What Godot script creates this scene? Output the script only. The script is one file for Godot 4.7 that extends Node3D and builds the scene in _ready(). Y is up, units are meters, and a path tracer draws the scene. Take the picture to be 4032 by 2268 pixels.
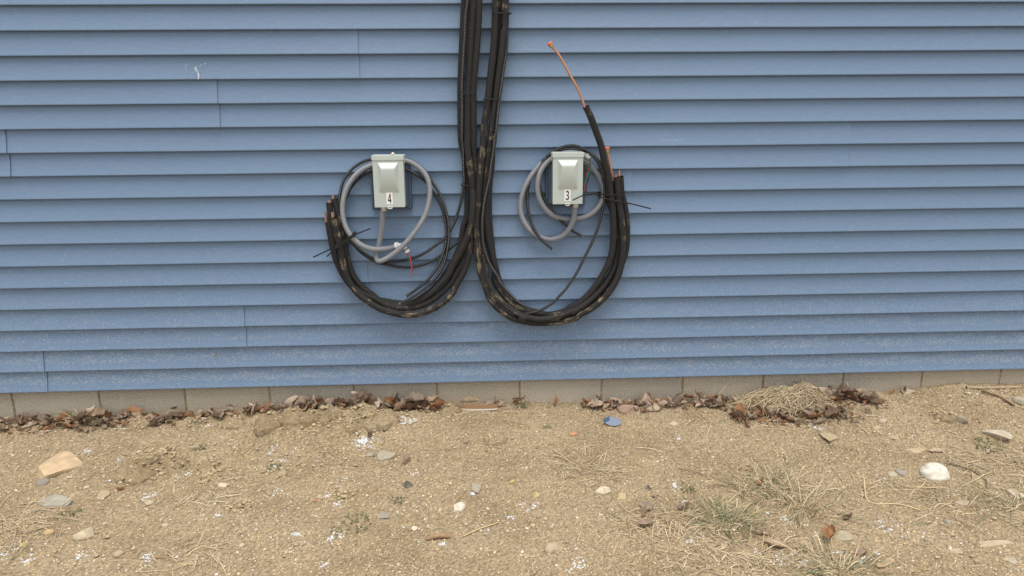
extends Node3D
# A blue vinyl-sided house wall above concrete blocks, with two grey disconnect boxes, coiled conduits and
# black insulated line sets hanging in loops, over bare dirt with leaves, straw, stones and traces of snow.
# Origin: lower edge of the siding, straight ahead of the camera; x right, y up, z out from the wall; metres.

const COURSE := 0.1016
const WALL_LEFT := -6.0
const WALL_RIGHT := 6.4

const ROUTES := {
	"left_front": [Vector3(0.0352,2.9,0.05),Vector3(0.0171,2.3,0.05),Vector3(0.0031,1.7352,0.05),Vector3(-0.0043,1.6008,0.05),Vector3(-0.0191,1.4636,0.05),Vector3(-0.0284,1.3705,0.046),Vector3(-0.0304,1.2759,0.045),Vector3(-0.0326,1.131,0.04),Vector3(-0.0304,1.0904,0.035),Vector3(-0.0311,0.997,0.03),Vector3(-0.041,0.7864,0.03),Vector3(-0.0506,0.7096,0.035),Vector3(-0.0685,0.6259,0.04),Vector3(-0.0927,0.5547,0.045),Vector3(-0.1331,0.4867,0.05),Vector3(-0.1399,0.4678,0.055),Vector3(-0.1774,0.4269,0.055),Vector3(-0.2225,0.3967,0.055),Vector3(-0.2727,0.3747,0.055),Vector3(-0.3225,0.363,0.055),Vector3(-0.3744,0.3641,0.055),Vector3(-0.4257,0.376,0.055),Vector3(-0.4766,0.3938,0.055),Vector3(-0.5271,0.4261,0.055),Vector3(-0.5779,0.4704,0.055),Vector3(-0.6129,0.5236,0.056),Vector3(-0.633,0.5913,0.058),Vector3(-0.6417,0.6581,0.06),Vector3(-0.6478,0.7181,0.062),Vector3(-0.6549,0.7717,0.064),Vector3(-0.6607,0.8248,0.066)],
	"left_mid": [Vector3(0.021,2.9,0.055),Vector3(-0.0037,2.3,0.055),Vector3(-0.0228,1.7347,0.055),Vector3(-0.0363,1.5552,0.055),Vector3(-0.0517,1.3706,0.05),Vector3(-0.0558,1.2761,0.05),Vector3(-0.0575,1.1609,0.05),Vector3(-0.0596,1.1344,0.05),Vector3(-0.0548,1.0763,0.05),Vector3(-0.047,1.0053,0.05),Vector3(-0.0425,0.9554,0.05),Vector3(-0.0398,0.9058,0.055),Vector3(-0.042,0.8592,0.06),Vector3(-0.0474,0.812,0.062),Vector3(-0.0484,0.7947,0.062),Vector3(-0.0622,0.7469,0.062),Vector3(-0.0784,0.7053,0.062),Vector3(-0.1027,0.6534,0.06),Vector3(-0.1363,0.599,0.055),Vector3(-0.1608,0.5481,0.055),Vector3(-0.2011,0.5025,0.05),Vector3(-0.2469,0.4606,0.045),Vector3(-0.2951,0.4292,0.04),Vector3(-0.349,0.4073,0.03),Vector3(-0.402,0.4002,0.025),Vector3(-0.4793,0.4181,0.025),Vector3(-0.5179,0.4553,0.025),Vector3(-0.5691,0.4998,0.025),Vector3(-0.6068,0.5652,0.025),Vector3(-0.6229,0.6386,0.025),Vector3(-0.6328,0.7113,0.026),Vector3(-0.6406,0.7777,0.03),Vector3(-0.6522,0.8487,0.03),Vector3(-0.6606,0.9037,0.03)],
	"left_under": [Vector3(-0.0442,2.9,0.02),Vector3(-0.0449,2.3,0.02),Vector3(-0.0459,1.212,0.02),Vector3(-0.0462,1.0586,0.02),Vector3(-0.0465,0.9017,0.02),Vector3(-0.051,0.7734,0.02),Vector3(-0.0568,0.7241,0.024),Vector3(-0.0728,0.6568,0.03),Vector3(-0.0966,0.5991,0.036),Vector3(-0.1286,0.5476,0.04),Vector3(-0.1496,0.5098,0.04),Vector3(-0.1898,0.4676,0.04),Vector3(-0.2432,0.4255,0.04),Vector3(-0.2962,0.4022,0.04),Vector3(-0.3489,0.3913,0.038),Vector3(-0.4013,0.3932,0.034),Vector3(-0.4533,0.404,0.03),Vector3(-0.4945,0.4312,0.03),Vector3(-0.5585,0.4636,0.03),Vector3(-0.6097,0.5049,0.03),Vector3(-0.6451,0.5547,0.03),Vector3(-0.6634,0.61,0.03),Vector3(-0.6703,0.659,0.032),Vector3(-0.6753,0.7015,0.034),Vector3(-0.6795,0.7615,0.036),Vector3(-0.6814,0.8329,0.04),Vector3(-0.683,0.8869,0.042)],
	"left_back": [Vector3(-0.0138,2.9,0.02),Vector3(-0.0393,2.3,0.02),Vector3(-0.0588,1.7394,0.02),Vector3(-0.0693,1.6039,0.02),Vector3(-0.0791,1.4655,0.02),Vector3(-0.0847,1.3621,0.02),Vector3(-0.0869,1.2762,0.02),Vector3(-0.0871,1.155,0.02),Vector3(-0.0753,1.0898,0.018),Vector3(-0.0665,0.9964,0.018),Vector3(-0.0623,0.9336,0.02),Vector3(-0.0657,0.8701,0.02),Vector3(-0.0697,0.806,0.02),Vector3(-0.0846,0.7725,0.02),Vector3(-0.095,0.7175,0.02),Vector3(-0.1082,0.6686,0.02),Vector3(-0.1341,0.6092,0.018),Vector3(-0.168,0.5566,0.018),Vector3(-0.2162,0.4922,0.018),Vector3(-0.2699,0.45,0.018),Vector3(-0.3501,0.4081,0.018),Vector3(-0.4605,0.421,0.018),Vector3(-0.5435,0.4446,0.018),Vector3(-0.6067,0.4895,0.018),Vector3(-0.6501,0.5582,0.018),Vector3(-0.6752,0.6259,0.018),Vector3(-0.6862,0.6806,0.018),Vector3(-0.6927,0.7352,0.02),Vector3(-0.6979,0.7975,0.022)],
	"right_outer": [Vector3(0.0943,2.9,0.05),Vector3(0.0829,2.3,0.05),Vector3(0.0741,1.7351,0.05),Vector3(0.0724,1.686,0.05),Vector3(0.0674,1.6005,0.05),Vector3(0.0589,1.5092,0.05),Vector3(0.0463,1.4167,0.05),Vector3(0.0352,1.3323,0.05),Vector3(0.0187,1.2276,0.05),Vector3(0.0086,1.131,0.05),Vector3(0.01,1.1367,0.05),Vector3(0.0015,1.0603,0.05),Vector3(-0.0066,0.9986,0.05),Vector3(-0.0125,0.9362,0.05),Vector3(-0.0159,0.8733,0.05),Vector3(-0.0248,0.7925,0.05),Vector3(-0.0261,0.7281,0.05),Vector3(-0.0233,0.6631,0.05),Vector3(-0.0191,0.6008,0.05),Vector3(-0.0088,0.5443,0.05),Vector3(0.0096,0.4911,0.052),Vector3(0.0277,0.4381,0.055),Vector3(0.0601,0.3918,0.055),Vector3(0.1002,0.3556,0.055),Vector3(0.1463,0.3297,0.052),Vector3(0.1965,0.3164,0.05),Vector3(0.2527,0.3075,0.045),Vector3(0.318,0.308,0.045),Vector3(0.379,0.3164,0.05),Vector3(0.4378,0.335,0.055),Vector3(0.4542,0.3493,0.055),Vector3(0.5011,0.3747,0.055),Vector3(0.5477,0.4113,0.055),Vector3(0.5831,0.4498,0.055),Vector3(0.611,0.4957,0.055),Vector3(0.6313,0.5469,0.055),Vector3(0.6413,0.598,0.055),Vector3(0.6454,0.656,0.055),Vector3(0.6433,0.728,0.055),Vector3(0.6356,0.7993,0.055),Vector3(0.6259,0.8507,0.05),Vector3(0.6185,0.8977,0.048),Vector3(0.6133,0.9449,0.05),Vector3(0.6098,0.9868,0.05)],
	"right_mid": [Vector3(0.1262,2.9,0.052),Vector3(0.1195,2.3,0.052),Vector3(0.1143,1.7347,0.052),Vector3(0.1133,1.6859,0.05),Vector3(0.1109,1.6322,0.048),Vector3(0.1057,1.6003,0.05),Vector3(0.0961,1.5182,0.05),Vector3(0.0824,1.4258,0.05),Vector3(0.0695,1.332,0.048),Vector3(0.055,1.2465,0.048),Vector3(0.0422,1.1548,0.046),Vector3(0.0395,1.1361,0.044),Vector3(0.029,1.0592,0.04),Vector3(0.0191,0.9907,0.036),Vector3(0.0104,0.9279,0.034),Vector3(0.002,0.8646,0.034),Vector3(-0.004,0.8007,0.034),Vector3(-0.0045,0.7736,0.034),Vector3(-0.0057,0.7091,0.036),Vector3(-0.0021,0.6444,0.04),Vector3(0.0081,0.5858,0.044),Vector3(0.02,0.52,0.05),Vector3(0.041,0.47,0.055),Vector3(0.0769,0.4214,0.06),Vector3(0.1224,0.3849,0.062),Vector3(0.1774,0.3512,0.062),Vector3(0.2512,0.331,0.064),Vector3(0.3068,0.3341,0.064),Vector3(0.3625,0.3463,0.062),Vector3(0.4182,0.3677,0.06),Vector3(0.4098,0.3574,0.06),Vector3(0.4501,0.3814,0.055),Vector3(0.4867,0.4056,0.05),Vector3(0.5268,0.4427,0.045),Vector3(0.5631,0.4818,0.04),Vector3(0.592,0.5264,0.035),Vector3(0.6135,0.5711,0.03),Vector3(0.6245,0.6215,0.026),Vector3(0.6288,0.6754,0.022),Vector3(0.6274,0.7403,0.02),Vector3(0.6249,0.8108,0.02),Vector3(0.6143,0.8707,0.02),Vector3(0.6029,0.9062,0.018),Vector3(0.5955,0.9652,0.018)],
	"right_inner": [Vector3(0.1168,2.9,0.02),Vector3(0.1033,2.3,0.02),Vector3(0.0929,1.739,0.02),Vector3(0.0873,1.6032,0.02),Vector3(0.0782,1.4645,0.02),Vector3(0.064,1.3228,0.02),Vector3(0.0491,1.1536,0.02),Vector3(0.0417,1.0554,0.02),Vector3(0.0355,0.9638,0.02),Vector3(0.0297,0.9006,0.02),Vector3(0.019,0.8374,0.024),Vector3(0.0166,0.7737,0.028),Vector3(0.0182,0.7887,0.03),Vector3(0.0237,0.7401,0.03),Vector3(0.0331,0.6812,0.03),Vector3(0.046,0.6218,0.03),Vector3(0.0566,0.5614,0.028),Vector3(0.0532,0.5141,0.028),Vector3(0.0692,0.4802,0.03),Vector3(0.0945,0.4427,0.034),Vector3(0.1274,0.412,0.036),Vector3(0.1642,0.3844,0.036),Vector3(0.2014,0.3648,0.034),Vector3(0.2445,0.3511,0.03),Vector3(0.2914,0.3418,0.028),Vector3(0.3286,0.3436,0.03),Vector3(0.3748,0.3564,0.034),Vector3(0.4207,0.3855,0.038),Vector3(0.4123,0.3725,0.038),Vector3(0.441,0.3944,0.04),Vector3(0.4767,0.425,0.042),Vector3(0.5084,0.4615,0.044),Vector3(0.5371,0.5023,0.046),Vector3(0.5611,0.5466,0.048),Vector3(0.5813,0.5907,0.05),Vector3(0.5945,0.6378,0.05),Vector3(0.5996,0.6919,0.05),Vector3(0.6003,0.7457,0.05),Vector3(0.5971,0.8156,0.05),Vector3(0.591,0.8689,0.05),Vector3(0.5794,0.9225,0.055),Vector3(0.5652,0.9991,0.065),Vector3(0.5483,1.0536,0.075),Vector3(0.5291,1.1273,0.085),Vector3(0.5055,1.1858,0.095),Vector3(0.4792,1.2482,0.105),Vector3(0.4553,1.2955,0.11)],
	"right_back": [Vector3(0.1356,2.9,0.018),Vector3(0.1202,2.3,0.018),Vector3(0.1083,1.7392,0.018),Vector3(0.1019,1.6033,0.018),Vector3(0.0905,1.4645,0.018),Vector3(0.0764,1.3227,0.018),Vector3(0.0523,1.1346,0.018),Vector3(0.048,1.0574,0.018),Vector3(0.0365,0.9636,0.018),Vector3(0.0313,0.9004,0.018),Vector3(0.0316,0.8203,0.018),Vector3(0.0327,0.7866,0.018),Vector3(0.0366,0.7313,0.018),Vector3(0.0421,0.6723,0.018),Vector3(0.0494,0.6126,0.018),Vector3(0.061,0.5591,0.018),Vector3(0.0763,0.5017,0.018),Vector3(0.1062,0.4498,0.018),Vector3(0.1522,0.4009,0.018),Vector3(0.208,0.3659,0.018),Vector3(0.2736,0.3465,0.016),Vector3(0.3489,0.3225,0.016),Vector3(0.4242,0.3287,0.016),Vector3(0.4519,0.361,0.016),Vector3(0.5247,0.4051,0.016),Vector3(0.5894,0.4679,0.016),Vector3(0.638,0.5532,0.018),Vector3(0.6616,0.6192,0.018),Vector3(0.6685,0.6558,0.018),Vector3(0.6702,0.7034,0.02),Vector3(0.6688,0.7505,0.02),Vector3(0.6635,0.7939,0.022),Vector3(0.6586,0.8345,0.022),Vector3(0.648,0.8766,0.024),Vector3(0.6376,0.9125,0.026),Vector3(0.6327,0.9542,0.03),Vector3(0.6286,0.9885,0.034)],
	"ribbed_left_outer": [Vector3(0.0435,2.9,0.075),Vector3(-0.0061,2.3,0.075),Vector3(-0.0447,1.732,0.075),Vector3(-0.0547,1.6658,0.075),Vector3(-0.0605,1.5855,0.073),Vector3(-0.0684,1.4996,0.07),Vector3(-0.0776,1.3706,0.062),Vector3(-0.079,1.2764,0.06),Vector3(-0.0822,1.1611,0.05),Vector3(-0.0792,1.1221,0.045),Vector3(-0.0791,1.0762,0.045),Vector3(-0.0787,1.0145,0.045),Vector3(-0.0787,0.9678,0.044),Vector3(-0.0839,0.9361,0.04),Vector3(-0.0925,0.8913,0.034),Vector3(-0.1066,0.8427,0.026),Vector3(-0.136,0.7683,0.02),Vector3(-0.1731,0.7175,0.018),Vector3(-0.2282,0.6726,0.016),Vector3(-0.2894,0.6355,0.014),Vector3(-0.3498,0.6164,0.014),Vector3(-0.4038,0.6094,0.014),Vector3(-0.4515,0.609,0.014),Vector3(-0.5096,0.6275,0.016),Vector3(-0.5602,0.6638,0.02),Vector3(-0.5974,0.7014,0.024),Vector3(-0.6264,0.7381,0.026),Vector3(-0.6418,0.7946,0.024),Vector3(-0.6448,0.8592,0.022),Vector3(-0.6364,0.9232,0.02),Vector3(-0.6176,0.9809,0.02),Vector3(-0.5849,1.0253,0.02),Vector3(-0.5372,1.0601,0.018),Vector3(-0.4907,1.0748,0.016),Vector3(-0.4164,1.0821,0.01),Vector3(-0.3413,1.0758,0.014),Vector3(-0.2956,1.0573,0.018),Vector3(-0.2505,1.0197,0.022),Vector3(-0.2203,0.9704,0.024),Vector3(-0.19,0.9176,0.024),Vector3(-0.1685,0.8586,0.024),Vector3(-0.1555,0.7994,0.026),Vector3(-0.153,0.7399,0.028),Vector3(-0.1589,0.6802,0.03),Vector3(-0.1724,0.6205,0.034),Vector3(-0.1947,0.5672,0.04),Vector3(-0.2314,0.5211,0.05),Vector3(-0.2798,0.4813,0.06),Vector3(-0.3339,0.448,0.07),Vector3(-0.3838,0.4252,0.085)],
	"ribbed_left_inner": [Vector3(-0.0009,2.9,0.012),Vector3(-0.0237,2.3,0.012),Vector3(-0.0553,1.2119,0.012),Vector3(-0.0652,1.0583,0.012),Vector3(-0.0721,0.901,0.012),Vector3(-0.077,0.8049,0.012),Vector3(-0.1021,0.7114,0.014),Vector3(-0.1449,0.67,0.016),Vector3(-0.1936,0.6347,0.018),Vector3(-0.2546,0.6002,0.018),Vector3(-0.327,0.5819,0.018),Vector3(-0.3867,0.5829,0.018),Vector3(-0.4398,0.5943,0.018),Vector3(-0.4925,0.6093,0.018),Vector3(-0.5501,0.6465,0.016),Vector3(-0.5919,0.6934,0.014),Vector3(-0.6185,0.7446,0.012),Vector3(-0.6293,0.81,0.01),Vector3(-0.6201,0.8808,0.01),Vector3(-0.5945,0.9391,0.012),Vector3(-0.5598,0.9807,0.014),Vector3(-0.5265,1.0068,0.014),Vector3(-0.4849,1.0293,0.034),Vector3(-0.415,1.043,0.0375),Vector3(-0.3437,1.0348,0.0375),Vector3(-0.3017,1.0139,0.034),Vector3(-0.2578,0.9811,0.022),Vector3(-0.2221,0.9317,0.016),Vector3(-0.1908,0.8752,0.014),Vector3(-0.1726,0.8157,0.014),Vector3(-0.1651,0.7501,0.016),Vector3(-0.1705,0.6845,0.02),Vector3(-0.1874,0.6313,0.026),Vector3(-0.2128,0.5775,0.03),Vector3(-0.2496,0.5313,0.04),Vector3(-0.2981,0.4915,0.05),Vector3(-0.3567,0.4533,0.065)],
	"ribbed_right_descending": [Vector3(0.1407,2.9,0.02),Vector3(0.132,2.3,0.02),Vector3(0.1254,1.7389,0.02),Vector3(0.1218,1.6021,0.03),Vector3(0.1171,1.5322,0.045),Vector3(0.1039,1.4533,0.055),Vector3(0.0906,1.3693,0.06),Vector3(0.0815,1.3082,0.062),Vector3(0.0716,1.2275,0.064),Vector3(0.0604,1.1312,0.064),Vector3(0.0645,1.1822,0.066),Vector3(0.056,1.1218,0.066),Vector3(0.0434,1.0456,0.066),Vector3(0.0337,0.9841,0.066),Vector3(0.0203,0.9282,0.066),Vector3(0.0083,0.8719,0.066),Vector3(0.0012,0.8119,0.066),Vector3(0.0001,0.8041,0.066),Vector3(-0.001,0.7623,0.064),Vector3(0.0007,0.7137,0.062),Vector3(0.0069,0.6711,0.06),Vector3(0.019,0.628,0.058),Vector3(0.0376,0.5846,0.056),Vector3(0.066,0.5377,0.056),Vector3(0.0781,0.51,0.056),Vector3(0.1233,0.4511,0.054),Vector3(0.16,0.4132,0.05),Vector3(0.1937,0.3859,0.04),Vector3(0.2171,0.3678,0.022),Vector3(0.2366,0.3582,0.01)],
	"ribbed_right_front": [Vector3(0.1717,0.3478,0.03),Vector3(0.1892,0.3552,0.05),Vector3(0.2054,0.359,0.058),Vector3(0.233,0.3638,0.06),Vector3(0.27,0.3765,0.06),Vector3(0.3166,0.4028,0.055),Vector3(0.3538,0.438,0.05),Vector3(0.3873,0.4741,0.045),Vector3(0.437,0.5496,0.04),Vector3(0.4727,0.6219,0.036),Vector3(0.5083,0.6938,0.032),Vector3(0.5325,0.7596,0.03),Vector3(0.5491,0.8253,0.03),Vector3(0.5582,0.8848,0.032),Vector3(0.5572,0.938,0.034),Vector3(0.5493,0.985,0.036),Vector3(0.5317,1.0348,0.04),Vector3(0.5066,1.0738,0.042),Vector3(0.4729,1.1044,0.042),Vector3(0.4351,1.1224,0.04),Vector3(0.4007,1.1271,0.036),Vector3(0.3603,1.1194,0.034),Vector3(0.3255,1.1027,0.034),Vector3(0.2937,1.0774,0.034),Vector3(0.2703,1.0434,0.036),Vector3(0.2604,1.0002,0.036),Vector3(0.2621,0.9532,0.03),Vector3(0.2754,0.9086,0.026),Vector3(0.301,0.861,0.026),Vector3(0.3367,0.8132,0.028),Vector3(0.3811,0.7686,0.034),Vector3(0.4165,0.7402,0.04),Vector3(0.4561,0.719,0.05)],
	"ribbed_right_back": [Vector3(0.5993,0.81,0.012),Vector3(0.5766,0.8645,0.014),Vector3(0.5696,0.9062,0.014),Vector3(0.5656,0.9534,0.014),Vector3(0.5585,1.0004,0.014),Vector3(0.5428,1.0442,0.014),Vector3(0.5156,1.0764,0.014),Vector3(0.4799,1.097,0.014),Vector3(0.4385,1.1073,0.016),Vector3(0.3974,1.1095,0.016),Vector3(0.3565,1.1042,0.016),Vector3(0.3215,1.0902,0.016),Vector3(0.2865,1.0676,0.016),Vector3(0.2543,1.0333,0.016),Vector3(0.2279,0.9918,0.016),Vector3(0.2114,0.9404,0.014),Vector3(0.2059,0.8874,0.014),Vector3(0.212,0.8285,0.018),Vector3(0.2265,0.7763,0.03),Vector3(0.2495,0.7308,0.04),Vector3(0.279,0.6951,0.045),Vector3(0.3204,0.6609,0.05)],
	"conduit_left": [Vector3(-0.4444,0.8571,0.07),Vector3(-0.4447,0.8335,0.068),Vector3(-0.4507,0.7847,0.055),Vector3(-0.4617,0.735,0.04),Vector3(-0.475,0.6854,0.03),Vector3(-0.4846,0.6502,0.034),Vector3(-0.4862,0.6319,0.042),Vector3(-0.4784,0.6203,0.048),Vector3(-0.4604,0.6216,0.05),Vector3(-0.4273,0.6387,0.054),Vector3(-0.3842,0.6701,0.058),Vector3(-0.3351,0.7174,0.06),Vector3(-0.2922,0.7698,0.058),Vector3(-0.2565,0.8287,0.054),Vector3(-0.2372,0.892,0.048),Vector3(-0.2321,0.9437,0.044),Vector3(-0.2421,0.9925,0.04),Vector3(-0.2666,1.0284,0.034),Vector3(-0.3064,1.0568,0.026),Vector3(-0.3411,1.0682,0.02),Vector3(-0.4162,1.0711,0.016),Vector3(-0.4919,1.0481,0.018),Vector3(-0.538,1.0253,0.026),Vector3(-0.5784,0.9862,0.032),Vector3(-0.6086,0.9333,0.036),Vector3(-0.6235,0.8789,0.04),Vector3(-0.6247,0.821,0.044),Vector3(-0.6118,0.7717,0.05),Vector3(-0.5845,0.7279,0.056),Vector3(-0.5409,0.6918,0.058),Vector3(-0.4896,0.6756,0.056),Vector3(-0.4325,0.6766,0.044),Vector3(-0.3981,0.6825,0.034)],
	"conduit_right": [Vector3(0.4177,0.8616,0.065),Vector3(0.4182,0.8315,0.06),Vector3(0.4137,0.7948,0.052),Vector3(0.3991,0.758,0.044),Vector3(0.3753,0.7269,0.036),Vector3(0.3401,0.7077,0.03),Vector3(0.3046,0.7033,0.026),Vector3(0.2627,0.7145,0.024),Vector3(0.227,0.7389,0.022),Vector3(0.1973,0.7755,0.022),Vector3(0.1796,0.8176,0.022),Vector3(0.1757,0.8652,0.022),Vector3(0.1859,0.9184,0.024),Vector3(0.2095,0.9709,0.026),Vector3(0.2391,1.0139,0.024),Vector3(0.2745,1.0479,0.02),Vector3(0.3246,1.0643,0.016),Vector3(0.3864,1.0692,0.014),Vector3(0.4391,1.063,0.016),Vector3(0.4744,1.0454,0.018),Vector3(0.5052,1.019,0.02),Vector3(0.5343,0.9808,0.02),Vector3(0.553,0.9366,0.02),Vector3(0.5552,0.8952,0.02),Vector3(0.5366,0.8542,0.022),Vector3(0.5074,0.823,0.022),Vector3(0.4661,0.8011,0.02),Vector3(0.4183,0.7946,0.02),Vector3(0.37,0.7984,0.024),Vector3(0.3276,0.8118,0.03),Vector3(0.2913,0.8418,0.036),Vector3(0.2672,0.8781,0.04),Vector3(0.2553,0.9137,0.042),Vector3(0.2522,0.9547,0.044),Vector3(0.2621,1.0067,0.044),Vector3(0.2858,1.0451,0.038),Vector3(0.3203,1.0739,0.03),Vector3(0.3551,1.0896,0.03),Vector3(0.4017,1.0971,0.03),Vector3(0.4448,1.0912,0.036),Vector3(0.4692,1.0804,0.05)],
}
const MUD := [  # dried mud on the pipes: x, y, reach
	[0.020,1.188,0.018],[0.011,1.106,0.037],[0.000,1.023,0.034],[0.043,1.167,0.019],[-0.049,1.055,0.034],[-0.023,0.880,0.019],[-0.032,0.778,0.022],[-0.034,0.744,0.038],[-0.026,0.670,0.045],[-0.019,0.588,0.045],[0.000,0.497,0.029],[0.039,0.513,0.020],[0.064,0.453,0.036],[0.123,0.411,0.029],[0.155,0.390,0.030],[-0.349,0.368,0.034],[-0.297,0.372,0.034],[-0.244,0.382,0.034],[-0.191,0.408,0.031],[-0.151,0.445,0.029],[-0.116,0.487,0.023],[-0.394,0.399,0.016],[-0.439,0.375,0.018],[-0.657,0.811,0.023],[-0.646,0.746,0.017],[-0.635,0.614,0.029],[-0.595,0.491,0.018],[-0.540,0.425,0.015],[0.160,0.388,0.041],[0.105,0.433,0.022],[0.074,0.442,0.037],[0.031,0.425,0.033],[0.086,0.357,0.037],[0.345,0.309,0.049],[0.401,0.316,0.037],[0.611,0.605,0.016],[0.599,0.450,0.018],[0.556,0.406,0.022],[0.502,0.366,0.029],[0.448,0.337,0.026],[0.631,0.709,0.018],[0.651,0.777,0.021],[-0.049,1.062,0.023],[-0.041,1.017,0.017],[0.022,1.204,0.030],[0.033,1.266,0.020],[0.088,1.722,0.019],[0.112,1.708,0.019],[0.477,1.276,0.025]]
const PINCH_POINTS := [[Vector3(-0.055,1.356,0.05),0.045,0.0],[Vector3(-0.045,1.3563,0.05),0.008,0.16],[Vector3(-0.026,1.3563,0.046),0.008,0.16],[Vector3(-0.072,1.3563,0.02),0.008,0.16],[Vector3(0.072,1.6827,0.05),0.008,0.16],[Vector3(0.115,1.682,0.05),0.008,0.16],[Vector3(0.035,1.331,0.05),0.008,0.16],[Vector3(0.07,1.331,0.048),0.008,0.16],[Vector3(-0.045,0.959,0.05),0.008,0.16],[Vector3(0.607,0.908,0.048),0.008,0.16],[Vector3(0.585,0.908,0.05),0.008,0.16],[Vector3(0.629,0.908,0.024),0.008,0.16],[Vector3(-0.64,0.705,0.06),0.008,0.16]]

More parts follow.
